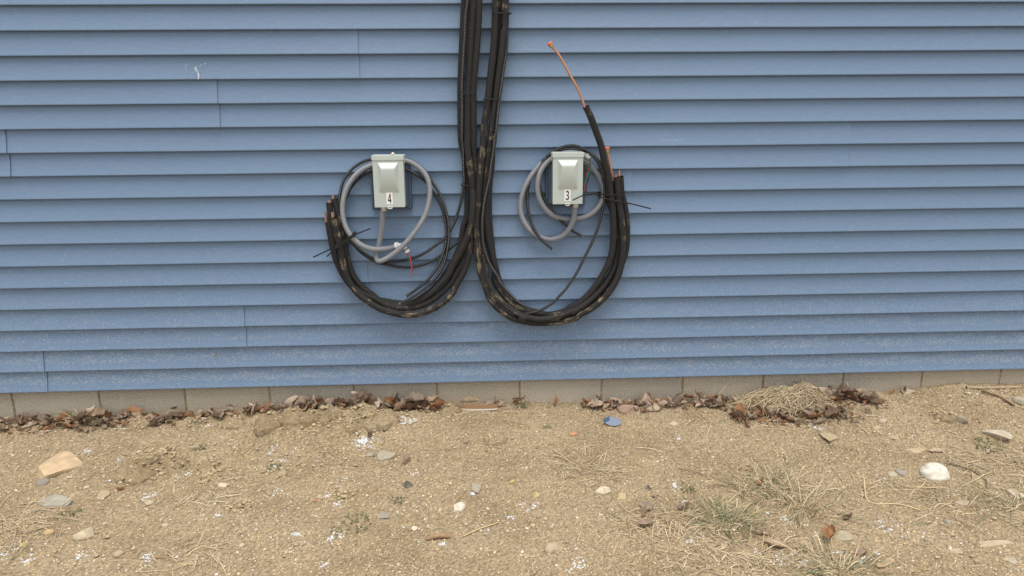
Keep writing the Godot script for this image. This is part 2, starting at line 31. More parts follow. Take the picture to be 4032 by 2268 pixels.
const STONES := [  # x, z, width, height, depth, shape, colour, label
	[-1.829,0.422,0.196,0.041,0.225,"s",Color(0.6,0.45,0.29),"large flat orange-tan stone slab half sunk in the dirt"],
	[-1.694,0.700,0.159,0.018,0.086,"s",Color(0.38,0.37,0.33),"long thin grey slate lying below the orange-tan slab"],
	[-1.812,0.553,0.047,0.020,0.054,"r",Color(0.3,0.28,0.25),"small smooth grey stone between orange-tan slab and long slate"],
	[-1.442,0.941,0.066,0.028,0.071,"a",Color(0.58,0.5,0.36),"pale triangular stone with a sharp corner, below the long slate"],
	[-1.529,0.654,0.051,0.011,0.059,"s",Color(0.45,0.36,0.25),"flat tan stone chip to the right of the long grey slate"],
	[-1.305,0.738,0.027,0.011,0.031,"r",Color(0.58,0.5,0.36),"rounded cream stone below the large dirt clods"],
	[-1.529,0.323,0.025,0.010,0.028,"r",Color(0.58,0.5,0.36),"small cream stone above the large dirt clods"],
	[-1.370,0.587,0.031,0.013,0.036,"a",Color(0.33,0.27,0.19),"brownish stone standing just under the large dirt clods"],
	[-1.066,0.613,0.036,0.015,0.041,"a",Color(0.68,0.62,0.46),"broken whitish-yellow stone chip on the dirt"],
	[-1.302,0.306,0.053,0.011,0.061,"s",Color(0.4,0.33,0.24),"tilted tan stone flake below the crumbly bank"],
	[-0.851,0.536,0.044,0.018,0.050,"r",Color(0.42,0.33,0.22),"tan rounded stone beside the snow on the left slope"],
	[-1.582,0.920,0.033,0.012,0.028,"r",Color(0.55,0.4,0.22),"small orange-tan pebble beside the pale triangular stone"],
	[-1.635,0.984,0.028,0.012,0.032,"r",Color(0.56,0.45,0.24),"yellowish pebble beside the dead grass at the left edge"],
	[-1.908,0.451,0.033,0.014,0.038,"r",Color(0.42,0.33,0.22),"small tan pebble at the lower corner of the orange slab"],
	[-1.612,0.605,0.020,0.009,0.024,"r",Color(0.58,0.5,0.36),"tiny cream pebble right of the grey smooth stone"],
	[-0.862,1.030,0.020,0.009,0.023,"r",Color(0.58,0.5,0.36),"lone cream pebble above the dead grass swirl"],
	[-1.271,1.060,0.034,0.013,0.032,"r",Color(0.46,0.37,0.26),"flattish buff pebble left of the dead grass swirl"],
	[-1.187,0.884,0.022,0.009,0.025,"r",Color(0.58,0.5,0.36),"small pale pebble in the bare dirt above the swirl"],
	[-0.432,0.431,0.071,0.030,0.082,"a",Color(0.4,0.37,0.3),"big grey angular stone below the brightest snow patch"],
	[-0.505,0.423,0.036,0.015,0.041,"r",Color(0.38,0.35,0.29),"flat grey pebble left of the big grey angular stone"],
	[-0.453,0.544,0.044,0.009,0.044,"s",Color(0.42,0.33,0.22),"flat tan stone below the big grey angular stone"],
	[-0.107,0.245,0.037,0.008,0.037,"s",Color(0.4,0.3,0.2),"brown flat stone with snow under its edge"],
	[0.395,0.289,0.050,0.010,0.050,"s",Color(0.62,0.3,0.15),"flat bright orange brick fragment in the open dirt"],
	[-0.040,0.691,0.066,0.014,0.068,"s",Color(0.37,0.34,0.28),"flat grey stone embedded in the middle of the dirt"],
	[-0.386,0.876,0.051,0.011,0.058,"s",Color(0.33,0.31,0.27),"grey embedded stone beside the creeping green weed"],
	[-0.109,0.833,0.044,0.018,0.046,"a",Color(0.72,0.68,0.58),"whitish chip stone with a straw leaning on it"],
	[-0.266,0.960,0.021,0.009,0.024,"r",Color(0.72,0.68,0.58),"small white pebble below the grey embedded stone"],
	[0.225,1.101,0.058,0.025,0.067,"a",Color(0.5,0.41,0.29),"large beige five-sided stone near the bottom centre"],
	[0.190,0.753,0.035,0.014,0.034,"a",Color(0.56,0.45,0.24),"pale yellow stone chip above the bottom centre snow"],
	[0.102,0.648,0.029,0.012,0.034,"a",Color(0.6,0.46,0.2),"bright yellow stone chip in the middle of the dirt"],
	[0.174,0.676,0.042,0.007,0.033,"s",Color(0.42,0.33,0.22),"low tan stone right of the yellow chip"],
	[-0.660,0.720,0.018,0.008,0.021,"r",Color(0.58,0.5,0.36),"tiny cream pebble beside the red crumb"],
	[-0.669,0.743,0.013,0.005,0.015,"a",Color(0.55,0.2,0.12),"tiny red crumb of brick beside a cream pebble"],
	[-0.317,0.647,0.045,0.019,0.050,"a",Color(0.1,0.095,0.09),"dark charcoal-coloured lump in the dirt"],
	[0.453,0.748,0.063,0.025,0.058,"a",Color(0.62,0.55,0.4),"cream block-shaped stone below the straw nest"],
	[0.523,0.784,0.032,0.014,0.037,"a",Color(0.52,0.41,0.25),"tan wedge stone right of the cream block-shaped stone"],
	[1.544,0.390,0.091,0.019,0.105,"s",Color(0.45,0.37,0.24),"wide tan stone surfacing right below the straw heap"],
	[1.264,1.090,0.070,0.015,0.080,"s",Color(0.44,0.39,0.29),"large mottled grey-tan stone beside the crumpled brown leaf"],
	[0.818,0.063,0.070,0.030,0.081,"a",Color(0.44,0.36,0.28),"beige stone sitting in the leaves at the foundation"],
	[0.689,0.054,0.091,0.038,0.105,"a",Color(0.36,0.25,0.2),"pinkish brown stone in the leaves at the foundation"],
	[0.881,0.211,0.048,0.007,0.034,"s",Color(0.58,0.5,0.36),"thin pale stone sliver in front of the leaf drift"],
	[0.638,0.735,0.029,0.012,0.029,"a",Color(0.07,0.07,0.075),"small black shingle scrap right of the straw nest"],
	[0.652,0.799,0.023,0.009,0.024,"a",Color(0.07,0.07,0.08),"tiny black shingle scrap below the other black scrap"],
	[1.838,0.688,0.111,0.044,0.105,"r",Color(0.8,0.78,0.7),"large bright white jagged stone on the right slope"],
	[2.200,0.290,0.056,0.023,0.064,"a",Color(0.34,0.3,0.24),"square grey stone on the right bank below the foundation"],
	[2.114,0.011,0.058,0.024,0.066,"a",Color(0.44,0.38,0.29),"beige stone touching the foundation beside a brown leaf"],
	[2.571,0.164,0.058,0.024,0.066,"r",Color(0.46,0.42,0.34),"pale smooth stone high on the bank at the right edge"],
	[1.841,0.275,0.047,0.017,0.040,"r",Color(0.5,0.43,0.32),"small buff stone below the end of the straw heap"],
	[2.316,0.407,0.126,0.026,0.137,"s",Color(0.56,0.5,0.4),"broad pale crumbly stone above the small green weed"],
	[2.042,0.878,0.068,0.014,0.068,"s",Color(0.55,0.47,0.36),"pale flat stone at the right edge above grass"],
	[1.808,0.909,0.070,0.011,0.054,"s",Color(0.46,0.39,0.29),"tan flat stone between the dead grass tufts on the right"],
	[1.659,0.677,0.041,0.009,0.043,"s",Color(0.46,0.42,0.32),"grey-buff oval stone left of the white jagged stone"],
	[1.702,0.676,0.039,0.017,0.041,"r",Color(0.36,0.34,0.31),"grey oval stone next to the white jagged stone"],
	[1.674,1.029,0.024,0.010,0.027,"r",Color(0.36,0.33,0.28),"small grey pebble in open dirt on the right"],
	[1.876,0.489,0.088,0.011,0.053,"s",Color(0.52,0.41,0.28),"long narrow buff stone pointing at the dead leaf"],
	[1.831,0.399,0.049,0.008,0.038,"s",Color(0.48,0.36,0.24),"thin reddish buff stone on the right slope"],
	[1.589,1.203,0.079,0.010,0.046,"s",Color(0.48,0.4,0.28),"wide half-buried tan stone near the bottom edge"],
	[1.748,1.159,0.132,0.011,0.052,"s",Color(0.5,0.42,0.3),"long half-buried pale ledge stone at lower right"],
	[1.736,1.253,0.040,0.008,0.046,"s",Color(0.44,0.4,0.32),"grey-tan stone in the lower right corner"],
	[1.787,0.324,0.044,0.015,0.035,"r",Color(0.5,0.4,0.28),"buff oval pebble below the straw on the right slope"],
	[2.347,0.114,0.023,0.010,0.026,"r",Color(0.64,0.58,0.44),"tiny cream pebble high on the right bank"],
]
const CLODS := [
	[-1.461,0.493,0.177,0.085,0.193,"largest flat-topped dirt clod on the left slope"],
	[-1.317,0.468,0.124,0.060,0.142,"rounded dirt clod beside a pale leaf on the left slope"],
	[-1.175,0.466,0.086,0.042,0.093,"low crumbly clod right of the two large ones"],
	[-1.397,0.365,0.090,0.038,0.078,"small dark clod above the two large ones"],
	[-0.939,0.783,0.078,0.030,0.062,"brown flattened clod beside the straw scatter"],
	[-1.640,0.054,0.157,0.073,0.152,"sandy clod resting on the leaves at the foundation"],
	[-1.392,0.116,0.103,0.050,0.106,"greyish clod in front of the leaves at the foundation"],
	[-1.173,0.137,0.100,0.041,0.084,"smooth sandy clod beneath the leaf drift"],
	[-0.998,0.158,0.144,0.069,0.163,"crumbly clod at the left end of the bank"],
	[-1.144,0.547,0.063,0.030,0.067,"small clod under the low crumbly clod"],
	[-0.900,0.136,0.151,0.071,0.147,"bulky clod on the bank below the curled grey leaf"],
	[-0.734,0.121,0.127,0.061,0.145,"clod on the bank between leaves and snow"],
	[-0.573,0.108,0.134,0.062,0.127,"clod nudging the drift of big leaves"],
	[-0.469,0.146,0.125,0.060,0.139,"clod at the right end of the bank"],
	[-0.528,0.179,0.088,0.042,0.101,"front clod of the bank above the small snow flecks"],
	[-0.184,-0.013,0.114,0.055,0.115,"mounded clod against the foundation by the cardboard strip"],
	[0.038,0.313,0.105,0.046,0.095,"isolated crumbly clod in the open dirt"],
	[-0.561,0.716,0.070,0.027,0.056,"small clod beside a streak of snow"],
	[-0.815,0.169,0.089,0.043,0.095,"clod low on the bank at its middle"],
	[-0.614,0.206,0.080,0.036,0.075,"crumbly clod above the brown bark chip"],
	[2.148,0.258,0.101,0.038,0.080,"dark crumbly clod on the right bank"],
]
const SNOW := [  # x, z, width, depth
	[-1.759,0.304,0.056,0.061],
	[-0.937,0.368,0.043,0.067],
	[-0.899,0.473,0.049,0.079],
	[-1.341,0.675,0.076,0.062],
	[-1.676,1.023,0.074,0.116],
	[-1.565,1.064,0.059,0.096],
	[-1.396,1.056,0.045,0.078],
	[-1.162,1.085,0.049,0.072],
	[-2.050,0.075,0.060,0.097],
	[-1.691,0.082,0.066,0.089],
	[-1.631,0.714,0.043,0.049],
	[-1.276,0.549,0.036,0.065],
	[-1.233,0.533,0.028,0.081],
	[-0.850,0.691,0.046,0.083],
	[-1.008,0.833,0.045,0.053],
	[-0.876,0.428,0.028,0.048],
	[-1.582,0.400,0.030,0.075],
	[-1.545,0.552,0.022,0.035],
	[-1.305,0.123,0.039,0.041],
	[-0.556,0.303,0.100,0.116],
	[-0.372,0.161,0.088,0.071],
	[-0.491,0.278,0.029,0.033],
	[-0.629,0.529,0.040,0.044],
	[-0.593,0.621,0.039,0.069],
	[-0.546,0.995,0.065,0.078],
	[-0.571,0.790,0.050,0.050],
	[-0.301,0.552,0.040,0.056],
	[0.160,0.846,0.067,0.071],
	[0.082,0.904,0.042,0.068],
	[-0.160,1.062,0.028,0.031],
	[0.286,1.205,0.060,0.057],
	[-0.058,0.730,0.025,0.075],
	[-0.622,0.710,0.039,0.033],
	[-0.842,0.365,0.036,0.066],
	[-0.114,0.257,0.043,0.027],
	[-0.012,0.978,0.046,0.054],
	[-0.754,0.164,0.052,0.045],
	[-0.722,0.432,0.028,0.031],
	[-0.119,0.883,0.030,0.034],
	[-0.342,1.006,0.023,0.054],
	[-0.685,0.964,0.042,0.058],
	[-0.301,1.164,0.022,0.029],
	[-0.546,1.164,0.034,0.050],
	[0.761,0.837,0.056,0.038],
	[0.754,0.713,0.039,0.067],
	[0.867,0.334,0.036,0.051],
	[1.358,0.127,0.047,0.061],
	[0.701,1.086,0.064,0.043],
	[0.751,1.066,0.035,0.055],
	[1.534,0.274,0.070,0.079],
	[1.091,0.970,0.038,0.075],
	[1.142,0.787,0.026,0.042],
	[0.672,0.068,0.083,0.038],
	[0.294,1.206,0.060,0.048],
	[0.921,1.164,0.029,0.043],
	[1.440,1.038,0.084,0.094],
	[0.992,1.210,0.093,0.097],
	[1.052,1.238,0.052,0.075],
	[1.663,0.134,0.057,0.052],
	[1.325,1.203,0.037,0.048],
	[1.246,1.232,0.060,0.057],
	[1.194,1.179,0.036,0.035],
	[1.354,0.134,0.047,0.082],
	[1.043,0.932,0.019,0.030],
	[1.622,0.714,0.029,0.026],
	[1.545,1.110,0.032,0.040],
]

var rng := RandomNumberGenerator.new()
var n1 := FastNoiseLite.new()
var n2 := FastNoiseLite.new()
var n3 := FastNoiseLite.new()
var cell := FastNoiseLite.new()
var M := {}
var used := {}

# ------------------------------------------------------------------ helpers
func numbered(called: String) -> String:
	if not used.has(called):
		used[called] = 0
		return called
	used[called] += 1
	return "%s_%03d" % [called, used[called]]

func tag(o: Node, label: String, category: String, group := "", kind := "") -> void:
	if label: o.set_meta("label", label)
	if category: o.set_meta("category", category)
	if group: o.set_meta("group", group)
	if kind: o.set_meta("kind", kind)

func thing(called: String, label: String, category: String, at := Vector3.ZERO, group := "") -> Node3D:
	var o := Node3D.new()
	o.name = numbered(called)
	add_child(o)
	o.position = at
	tag(o, label, category, group)
	return o

func piece(called: String, mesh: Mesh, m: Material, parent: Node = null, at := Vector3.ZERO, rot := Vector3.ZERO) -> MeshInstance3D:
	var o := MeshInstance3D.new()
	o.mesh = mesh
	o.material_override = m
	if parent == null:
		o.name = numbered(called)
		add_child(o)
	else:
		o.name = called
		parent.add_child(o, true)
	o.position = at
	o.rotation = rot
	return o

func lin(c: Color) -> Color:
	return c.linear_to_srgb()

func mat(c: Color, rough := 0.8, metal := 0.0, vertex := false) -> StandardMaterial3D:
	var m := StandardMaterial3D.new()
	m.albedo_color = lin(c)
	m.roughness = rough
	m.metallic = metal
	m.vertex_color_use_as_albedo = vertex
	m.cull_mode = BaseMaterial3D.CULL_DISABLED
	return m

func noise_of(freq: float, oct: int, s: int, kind := FastNoiseLite.TYPE_SIMPLEX_SMOOTH) -> FastNoiseLite:
	var n := FastNoiseLite.new()
	n.noise_type = kind
	n.frequency = freq
	n.fractal_octaves = oct
	n.seed = s
	return n

func noise_tex(freq: float, oct: int, s: int, lo: Color, hi: Color, size := 512, mid := 0.5) -> NoiseTexture2D:
	var t := NoiseTexture2D.new()
	t.width = size
	t.height = size
	t.seamless = true
	t.noise = noise_of(freq, oct, s)
	var g := Gradient.new()
	g.offsets = PackedFloat32Array([0.0, mid, 1.0])
	g.colors = PackedColorArray([lo, lo.lerp(hi, 0.5), hi])
	t.color_ramp = g
	return t

func bump_tex(freq: float, oct: int, s: int, strength: float, size := 512) -> NoiseTexture2D:
	var t := NoiseTexture2D.new()
	t.width = size
	t.height = size
	t.seamless = true
	t.as_normal_map = true
	t.bump_strength = strength
	t.noise = noise_of(freq, oct, s)
	return t

func sm(a: float, b: float, t: float) -> float:
	return smoothstep(a, b, t)

func mesh_of(v: PackedVector3Array, n: PackedVector3Array, idx: PackedInt32Array, col := PackedColorArray(), uv := PackedVector2Array()) -> ArrayMesh:
	var a := []
	a.resize(Mesh.ARRAY_MAX)
	a[Mesh.ARRAY_VERTEX] = v
	a[Mesh.ARRAY_NORMAL] = n
	if col.size(): a[Mesh.ARRAY_COLOR] = col
	if uv.size(): a[Mesh.ARRAY_TEX_UV] = uv
	a[Mesh.ARRAY_INDEX] = idx
	var m := ArrayMesh.new()
	m.add_surface_from_arrays(Mesh.PRIMITIVE_TRIANGLES, a)
	return m

func curve_points(pts: Array, step: float) -> PackedVector3Array:
	var c := Curve3D.new()
	c.bake_interval = step
	for i in pts.size():
		var p: Vector3 = pts[i]
		var a: Vector3 = pts[maxi(i - 1, 0)]
		var b: Vector3 = pts[mini(i + 1, pts.size() - 1)]
		var d := (b - a).normalized()
		c.add_point(p, -d * p.distance_to(a) / 3.0, d * p.distance_to(b) / 3.0)
	return c.get_baked_points()

# A tube along a baked line. ribs: [period, depth]; pinch: [[Vector3 centre, half width, depth]]; mud: spots of dirt.
func tube(line: PackedVector3Array, r: float, sides: int, o := {}) -> ArrayMesh:
	var v := PackedVector3Array()
	var n := PackedVector3Array()
	var col := PackedColorArray()
	var idx := PackedInt32Array()
	var ribs: Array = o.get("ribs", [])
	var pinch: Array = o.get("pinch", [])
	var mud: Array = o.get("mud", [])
	var base: Color = o.get("color", Color(1, 1, 1))
	var grain: float = o.get("grain", 0.0)
	var seed_s: float = o.get("offset", 0.0)
	var bore: float = o.get("bore", 0.0)
	var count := line.size()
	var t0 := (line[1] - line[0]).normalized()
	var u := t0.cross(Vector3(0, 0, 1))
	if u.length() < 0.1: u = t0.cross(Vector3(0, 1, 0))
	u = u.normalized()
	var s := 0.0
	var slope := 0.0
	for i in count:
		var p := line[i]
		var t := (line[mini(i + 1, count - 1)] - line[maxi(i - 1, 0)]).normalized()
		u = (u - t * u.dot(t)).normalized()
		var w := t.cross(u)
		if i > 0: s += p.distance_to(line[i - 1])
		var rr := r
		slope = 0.0
		if ribs.size():
			var ph: float = TAU * s / float(ribs[0])
			rr += float(ribs[1]) * (cos(ph) - 0.4)
			slope = -float(ribs[1]) * sin(ph) * TAU / float(ribs[0])
		if grain > 0.0:
			rr *= 1.0 + 0.035 * n1.get_noise_2d(s * 9.0 + seed_s, 3.0)
		for k in pinch:
			var dd: float = p.distance_to(k[0]) / float(k[1])
			if dd < 3.0: rr *= 1.0 - float(k[2]) * exp(-dd * dd)
		var near := 0.0
		for k in mud:
			near = maxf(near, 1.0 - Vector2(p.x - k[0], p.y - k[1]).length() / float(k[2]))
		for j in sides + 1:
			var a := TAU * j / float(sides)
			var d := u * cos(a) + w * sin(a)
			var q := rr
			if grain > 0.0:
				q += r * 0.02 * n2.get_noise_3d((p.x + d.x * r) * 60.0, (p.y + d.y * r) * 60.0, d.z * 2.0 + seed_s)
			v.append(p + d * q)
			n.append((d - t * slope).normalized())
			var c := base
			if grain > 0.0:
				var g := n3.get_noise_3d((p.x + d.x * r) * 420.0, (p.y + d.y * r) * 420.0, d.z * 5.0 + seed_s)
				c = base * (1.0 + grain * g)
				var dust := n2.get_noise_3d((p.x + d.x * r) * 70.0, (p.y + d.y * r) * 34.0, d.z * 1.5 + seed_s + 9.0)
				var streak := n2.get_noise_2d(s * 6.0 + seed_s, a * 1.5 + seed_s)
				var flake := n3.get_noise_2d(s * 70.0 + seed_s, a * 11.0 + seed_s) * 0.6 + n3.get_noise_2d(s * 26.0 + seed_s, a * 7.0) * 0.4
				var f := sm(0.42, 0.8, dust * 0.5 + flake * 0.5) * 0.22
				if near > 0.0:
					f = maxf(f, sm(0.02, 0.62, streak * 0.75 + flake * 0.5 + near * 0.5 - 0.26) * 0.7)
				c = c.lerp(Color(0.33, 0.265, 0.175) * (1.0 + 0.3 * g), f)
			c.a = 1.0
			col.append(c)
	var row := sides + 1
	for i in count - 1:
		for j in sides:
			var a := i * row + j
			idx.append_array([a, a + row, a + 1, a + 1, a + row, a + row + 1])
	for e in [0, count - 1]:
		var t := (line[1] - line[0]).normalized() if e == 0 else (line[count - 1] - line[count - 2]).normalized()
		var out := -t if e == 0 else t
		var start := v.size()
		var mid := line[e]
		for j in sides + 1:
			v.append(v[e * row + j]); n.append(out); col.append(base)
		if bore > 0.0:
			for j in sides + 1:
				v.append(mid + (v[e * row + j] - mid) * bore); n.append(out); col.append(base)
			for j in sides + 1:
				v.append(mid + (v[e * row + j] - mid) * bore - out * r * 0.8); n.append(out); col.append(base)
			for ring in 2:
				for j in sides:
					var a := start + ring * row + j
					if e == 0: idx.append_array([a, a + row, a + 1, a + 1, a + row, a + row + 1])
					else: idx.append_array([a, a + 1, a + row, a + 1, a + row + 1, a + row])
		else:
			v.append(mid); n.append(out); col.append(base)
			for j in sides:
				if e == 0: idx.append_array([start + j, v.size() - 1, start + j + 1])
				else: idx.append_array([start + j, start + j + 1, v.size() - 1])
	return mesh_of(v, n, idx, col)

# Stacked rounded rectangles: rings of [half width, half height, z]; closed at the last ring.
func rect_stack(rings: Array, corner := 0.003, seg := 3) -> ArrayMesh:
	var st := SurfaceTool.new()
	st.begin(Mesh.PRIMITIVE_TRIANGLES)
	var loops := []
	for r in rings:
		var l := PackedVector3Array()
		var cr := minf(corner, minf(r[0], r[1]) * 0.9)
		for q in 4:
			var cx: float = (r[0] - cr) * (1 if q == 0 or q == 3 else -1)
			var cy: float = (r[1] - cr) * (1 if q < 2 else -1)
			for k in seg + 1:
				var a := PI / 2 * (q + k / float(seg))
				l.append(Vector3(cx + cos(a) * cr, cy + sin(a) * cr, r[2]))
		loops.append(l)
	var cnt: int = loops[0].size()
	for i in loops.size() - 1:
		st.set_smooth_group(-1)
		for j in cnt:
			var k := (j + 1) % cnt
			for q in [loops[i][j], loops[i + 1][j], loops[i][k], loops[i][k], loops[i + 1][j], loops[i + 1][k]]: st.add_vertex(q)
	for e in [0, loops.size() - 1]:
		var c := Vector3(0, 0, rings[e][2])
		for j in cnt:
			var k := (j + 1) % cnt
			if e == 0:
				for q in [c, loops[e][j], loops[e][k]]: st.add_vertex(q)
			else:
				for q in [c, loops[e][k], loops[e][j]]: st.add_vertex(q)
	st.generate_normals()
	return st.commit()

func bevel_box(w: float, h: float, d: float, b := 0.002) -> ArrayMesh:
	return rect_stack([[w / 2 - b, h / 2 - b, -d / 2], [w / 2, h / 2, -d / 2 + b], [w / 2, h / 2, d / 2 - b], [w / 2 - b, h / 2 - b, d / 2]], b * 1.5, 2)

# A lathed solid along +y: rings of [radius, y].
func lathe(rings: Array, sides := 16, flat := true) -> ArrayMesh:
	var st := SurfaceTool.new()
	st.begin(Mesh.PRIMITIVE_TRIANGLES)
	st.set_smooth_group(-1 if flat else 0)
	for i in rings.size() - 1:
		for j in sides:
			var a := TAU * j / sides
			var b := TAU * (j + 1) / sides
			var p := Vector3(cos(a) * rings[i][0], rings[i][1], sin(a) * rings[i][0])
			var q := Vector3(cos(b) * rings[i][0], rings[i][1], sin(b) * rings[i][0])
			var p2 := Vector3(cos(a) * rings[i + 1][0], rings[i + 1][1], sin(a) * rings[i + 1][0])
			var q2 := Vector3(cos(b) * rings[i + 1][0], rings[i + 1][1], sin(b) * rings[i + 1][0])
			for x in [p, q, p2, q, q2, p2]: st.add_vertex(x)
	st.generate_normals()
	return st.commit()

func aim(o: Node3D, dir: Vector3) -> void:
	var y := dir.normalized()
	var x := y.cross(Vector3(0, 0, 1))
	if x.length() < 0.05: x = Vector3(1, 0, 0)
	x = x.normalized()
	o.basis = Basis(x, y, x.cross(y))

# ------------------------------------------------------------------ ground shape
const CX := [-2.35, -1.87, -1.4, -0.92, -0.24, 0.154, 0.551, 0.951, 1.558, 1.82, 2.17, 2.373, 2.74]
const CY := [-0.156, -0.150, -0.143, -0.122, -0.124, -0.126, -0.132, -0.142, -0.138, -0.124, -0.119, -0.100, -0.104]

func ground_base(x: float, z: float) -> float:
	var c: float = CY[0]
	if x >= CX[12]: c = CY[12]
	elif x > CX[0]:
		for i in 12:
			if x < CX[i + 1]:
				c = lerpf(CY[i], CY[i + 1], (x - CX[i]) / (CX[i + 1] - CX[i]))
				break
	var t := smoothstep(0.0, 0.55, z)
	var y := c * (1.0 - t) + (-0.172 - 0.012 * minf(z, 12.0)) * t
	y += 0.028 * exp(-pow((x + 0.78) / 0.34, 2) - pow((z - 0.13) / 0.10, 2))
	y += 0.020 * exp(-pow((x - 2.45) / 0.5, 2) - pow((z - 0.10) / 0.3, 2))
	y += 0.012 * exp(-pow((x - 1.35) / 0.5, 2) - pow((z - 0.45) / 0.2, 2))
	y -= 0.012 * exp(-pow((x + 0.55) / 0.25, 2) - pow((z - 0.33) / 0.10, 2))
	return y

# how crumbly the soil is here: the bank, the clods and the patch on the far right
func crumble(x: float, z: float) -> float:
	var k := exp(-pow((x + 0.75) / 0.42, 2) - pow((z - 0.14) / 0.14, 2))
	k = maxf(k, 0.8 * exp(-pow((x + 1.35) / 0.32, 2) - pow((z - 0.42) / 0.16, 2)))
	k = maxf(k, 0.6 * exp(-pow((x + 0.75) / 0.3, 2) - pow((z - 0.40) / 0.2, 2)))
	k = maxf(k, 0.35 * exp(-pow((x - 2.2) / 0.7, 2) - pow((z - 0.2) / 0.25, 2)))
	return k

func ground_y(x: float, z: float) -> float:
	var y := ground_base(x, z)
	y += 0.012 * n1.get_noise_2d(x * 3.0, z * 3.4)
	y += 0.006 * n1.get_noise_2d(x * 11.0 + 40.0, z * 12.0)
	y += 0.0034 * n2.get_noise_2d(x * 42.0, z * 42.0)
	y += 0.0014 * n3.get_noise_2d(x * 120.0, z * 120.0)
	var k := crumble(x, z)
	if k > 0.03:
		y += k * (0.034 * maxf(0.0, -cell.get_noise_2d(x * 15.0, z * 17.0) - 0.25) + 0.014 * maxf(0.0, -cell.get_noise_2d(x * 46.0, z * 46.0) - 0.3) + 0.006 * n2.get_noise_2d(x * 75.0, z * 75.0))
	return y

func soil_color(x: float, z: float, g: float) -> Color:
	var t := n1.get_noise_2d(x * 2.2 + 7.0, z * 2.6)
	var t2 := n2.get_noise_2d(x * 16.0, z * 16.0)
	var c := Color(0.56, 0.450, 0.302)
	c = c.lerp(Color(0.36, 0.272, 0.165), clampf(0.22 + 0.95 * t + 0.35 * t2 + 0.35 * crumble(x, z), 0, 1) * 0.6)
	c = c.lerp(Color(0.56, 0.460, 0.33), clampf(t2 * 0.8 - t * 0.5, 0, 1) * 0.5)
	c = c.lerp(Color(0.50, 0.34, 0.16), sm(0.35, 0.75, n1.get_noise_2d(x * 6.0 + 90.0, z * 8.0)) * 0.3)
	c = c * g
	c.a = 1.0
	return c

func on_ground(x: float, z: float, lift := 0.0) -> Vector3:
	return Vector3(x, ground_y(x, z) + lift, z)

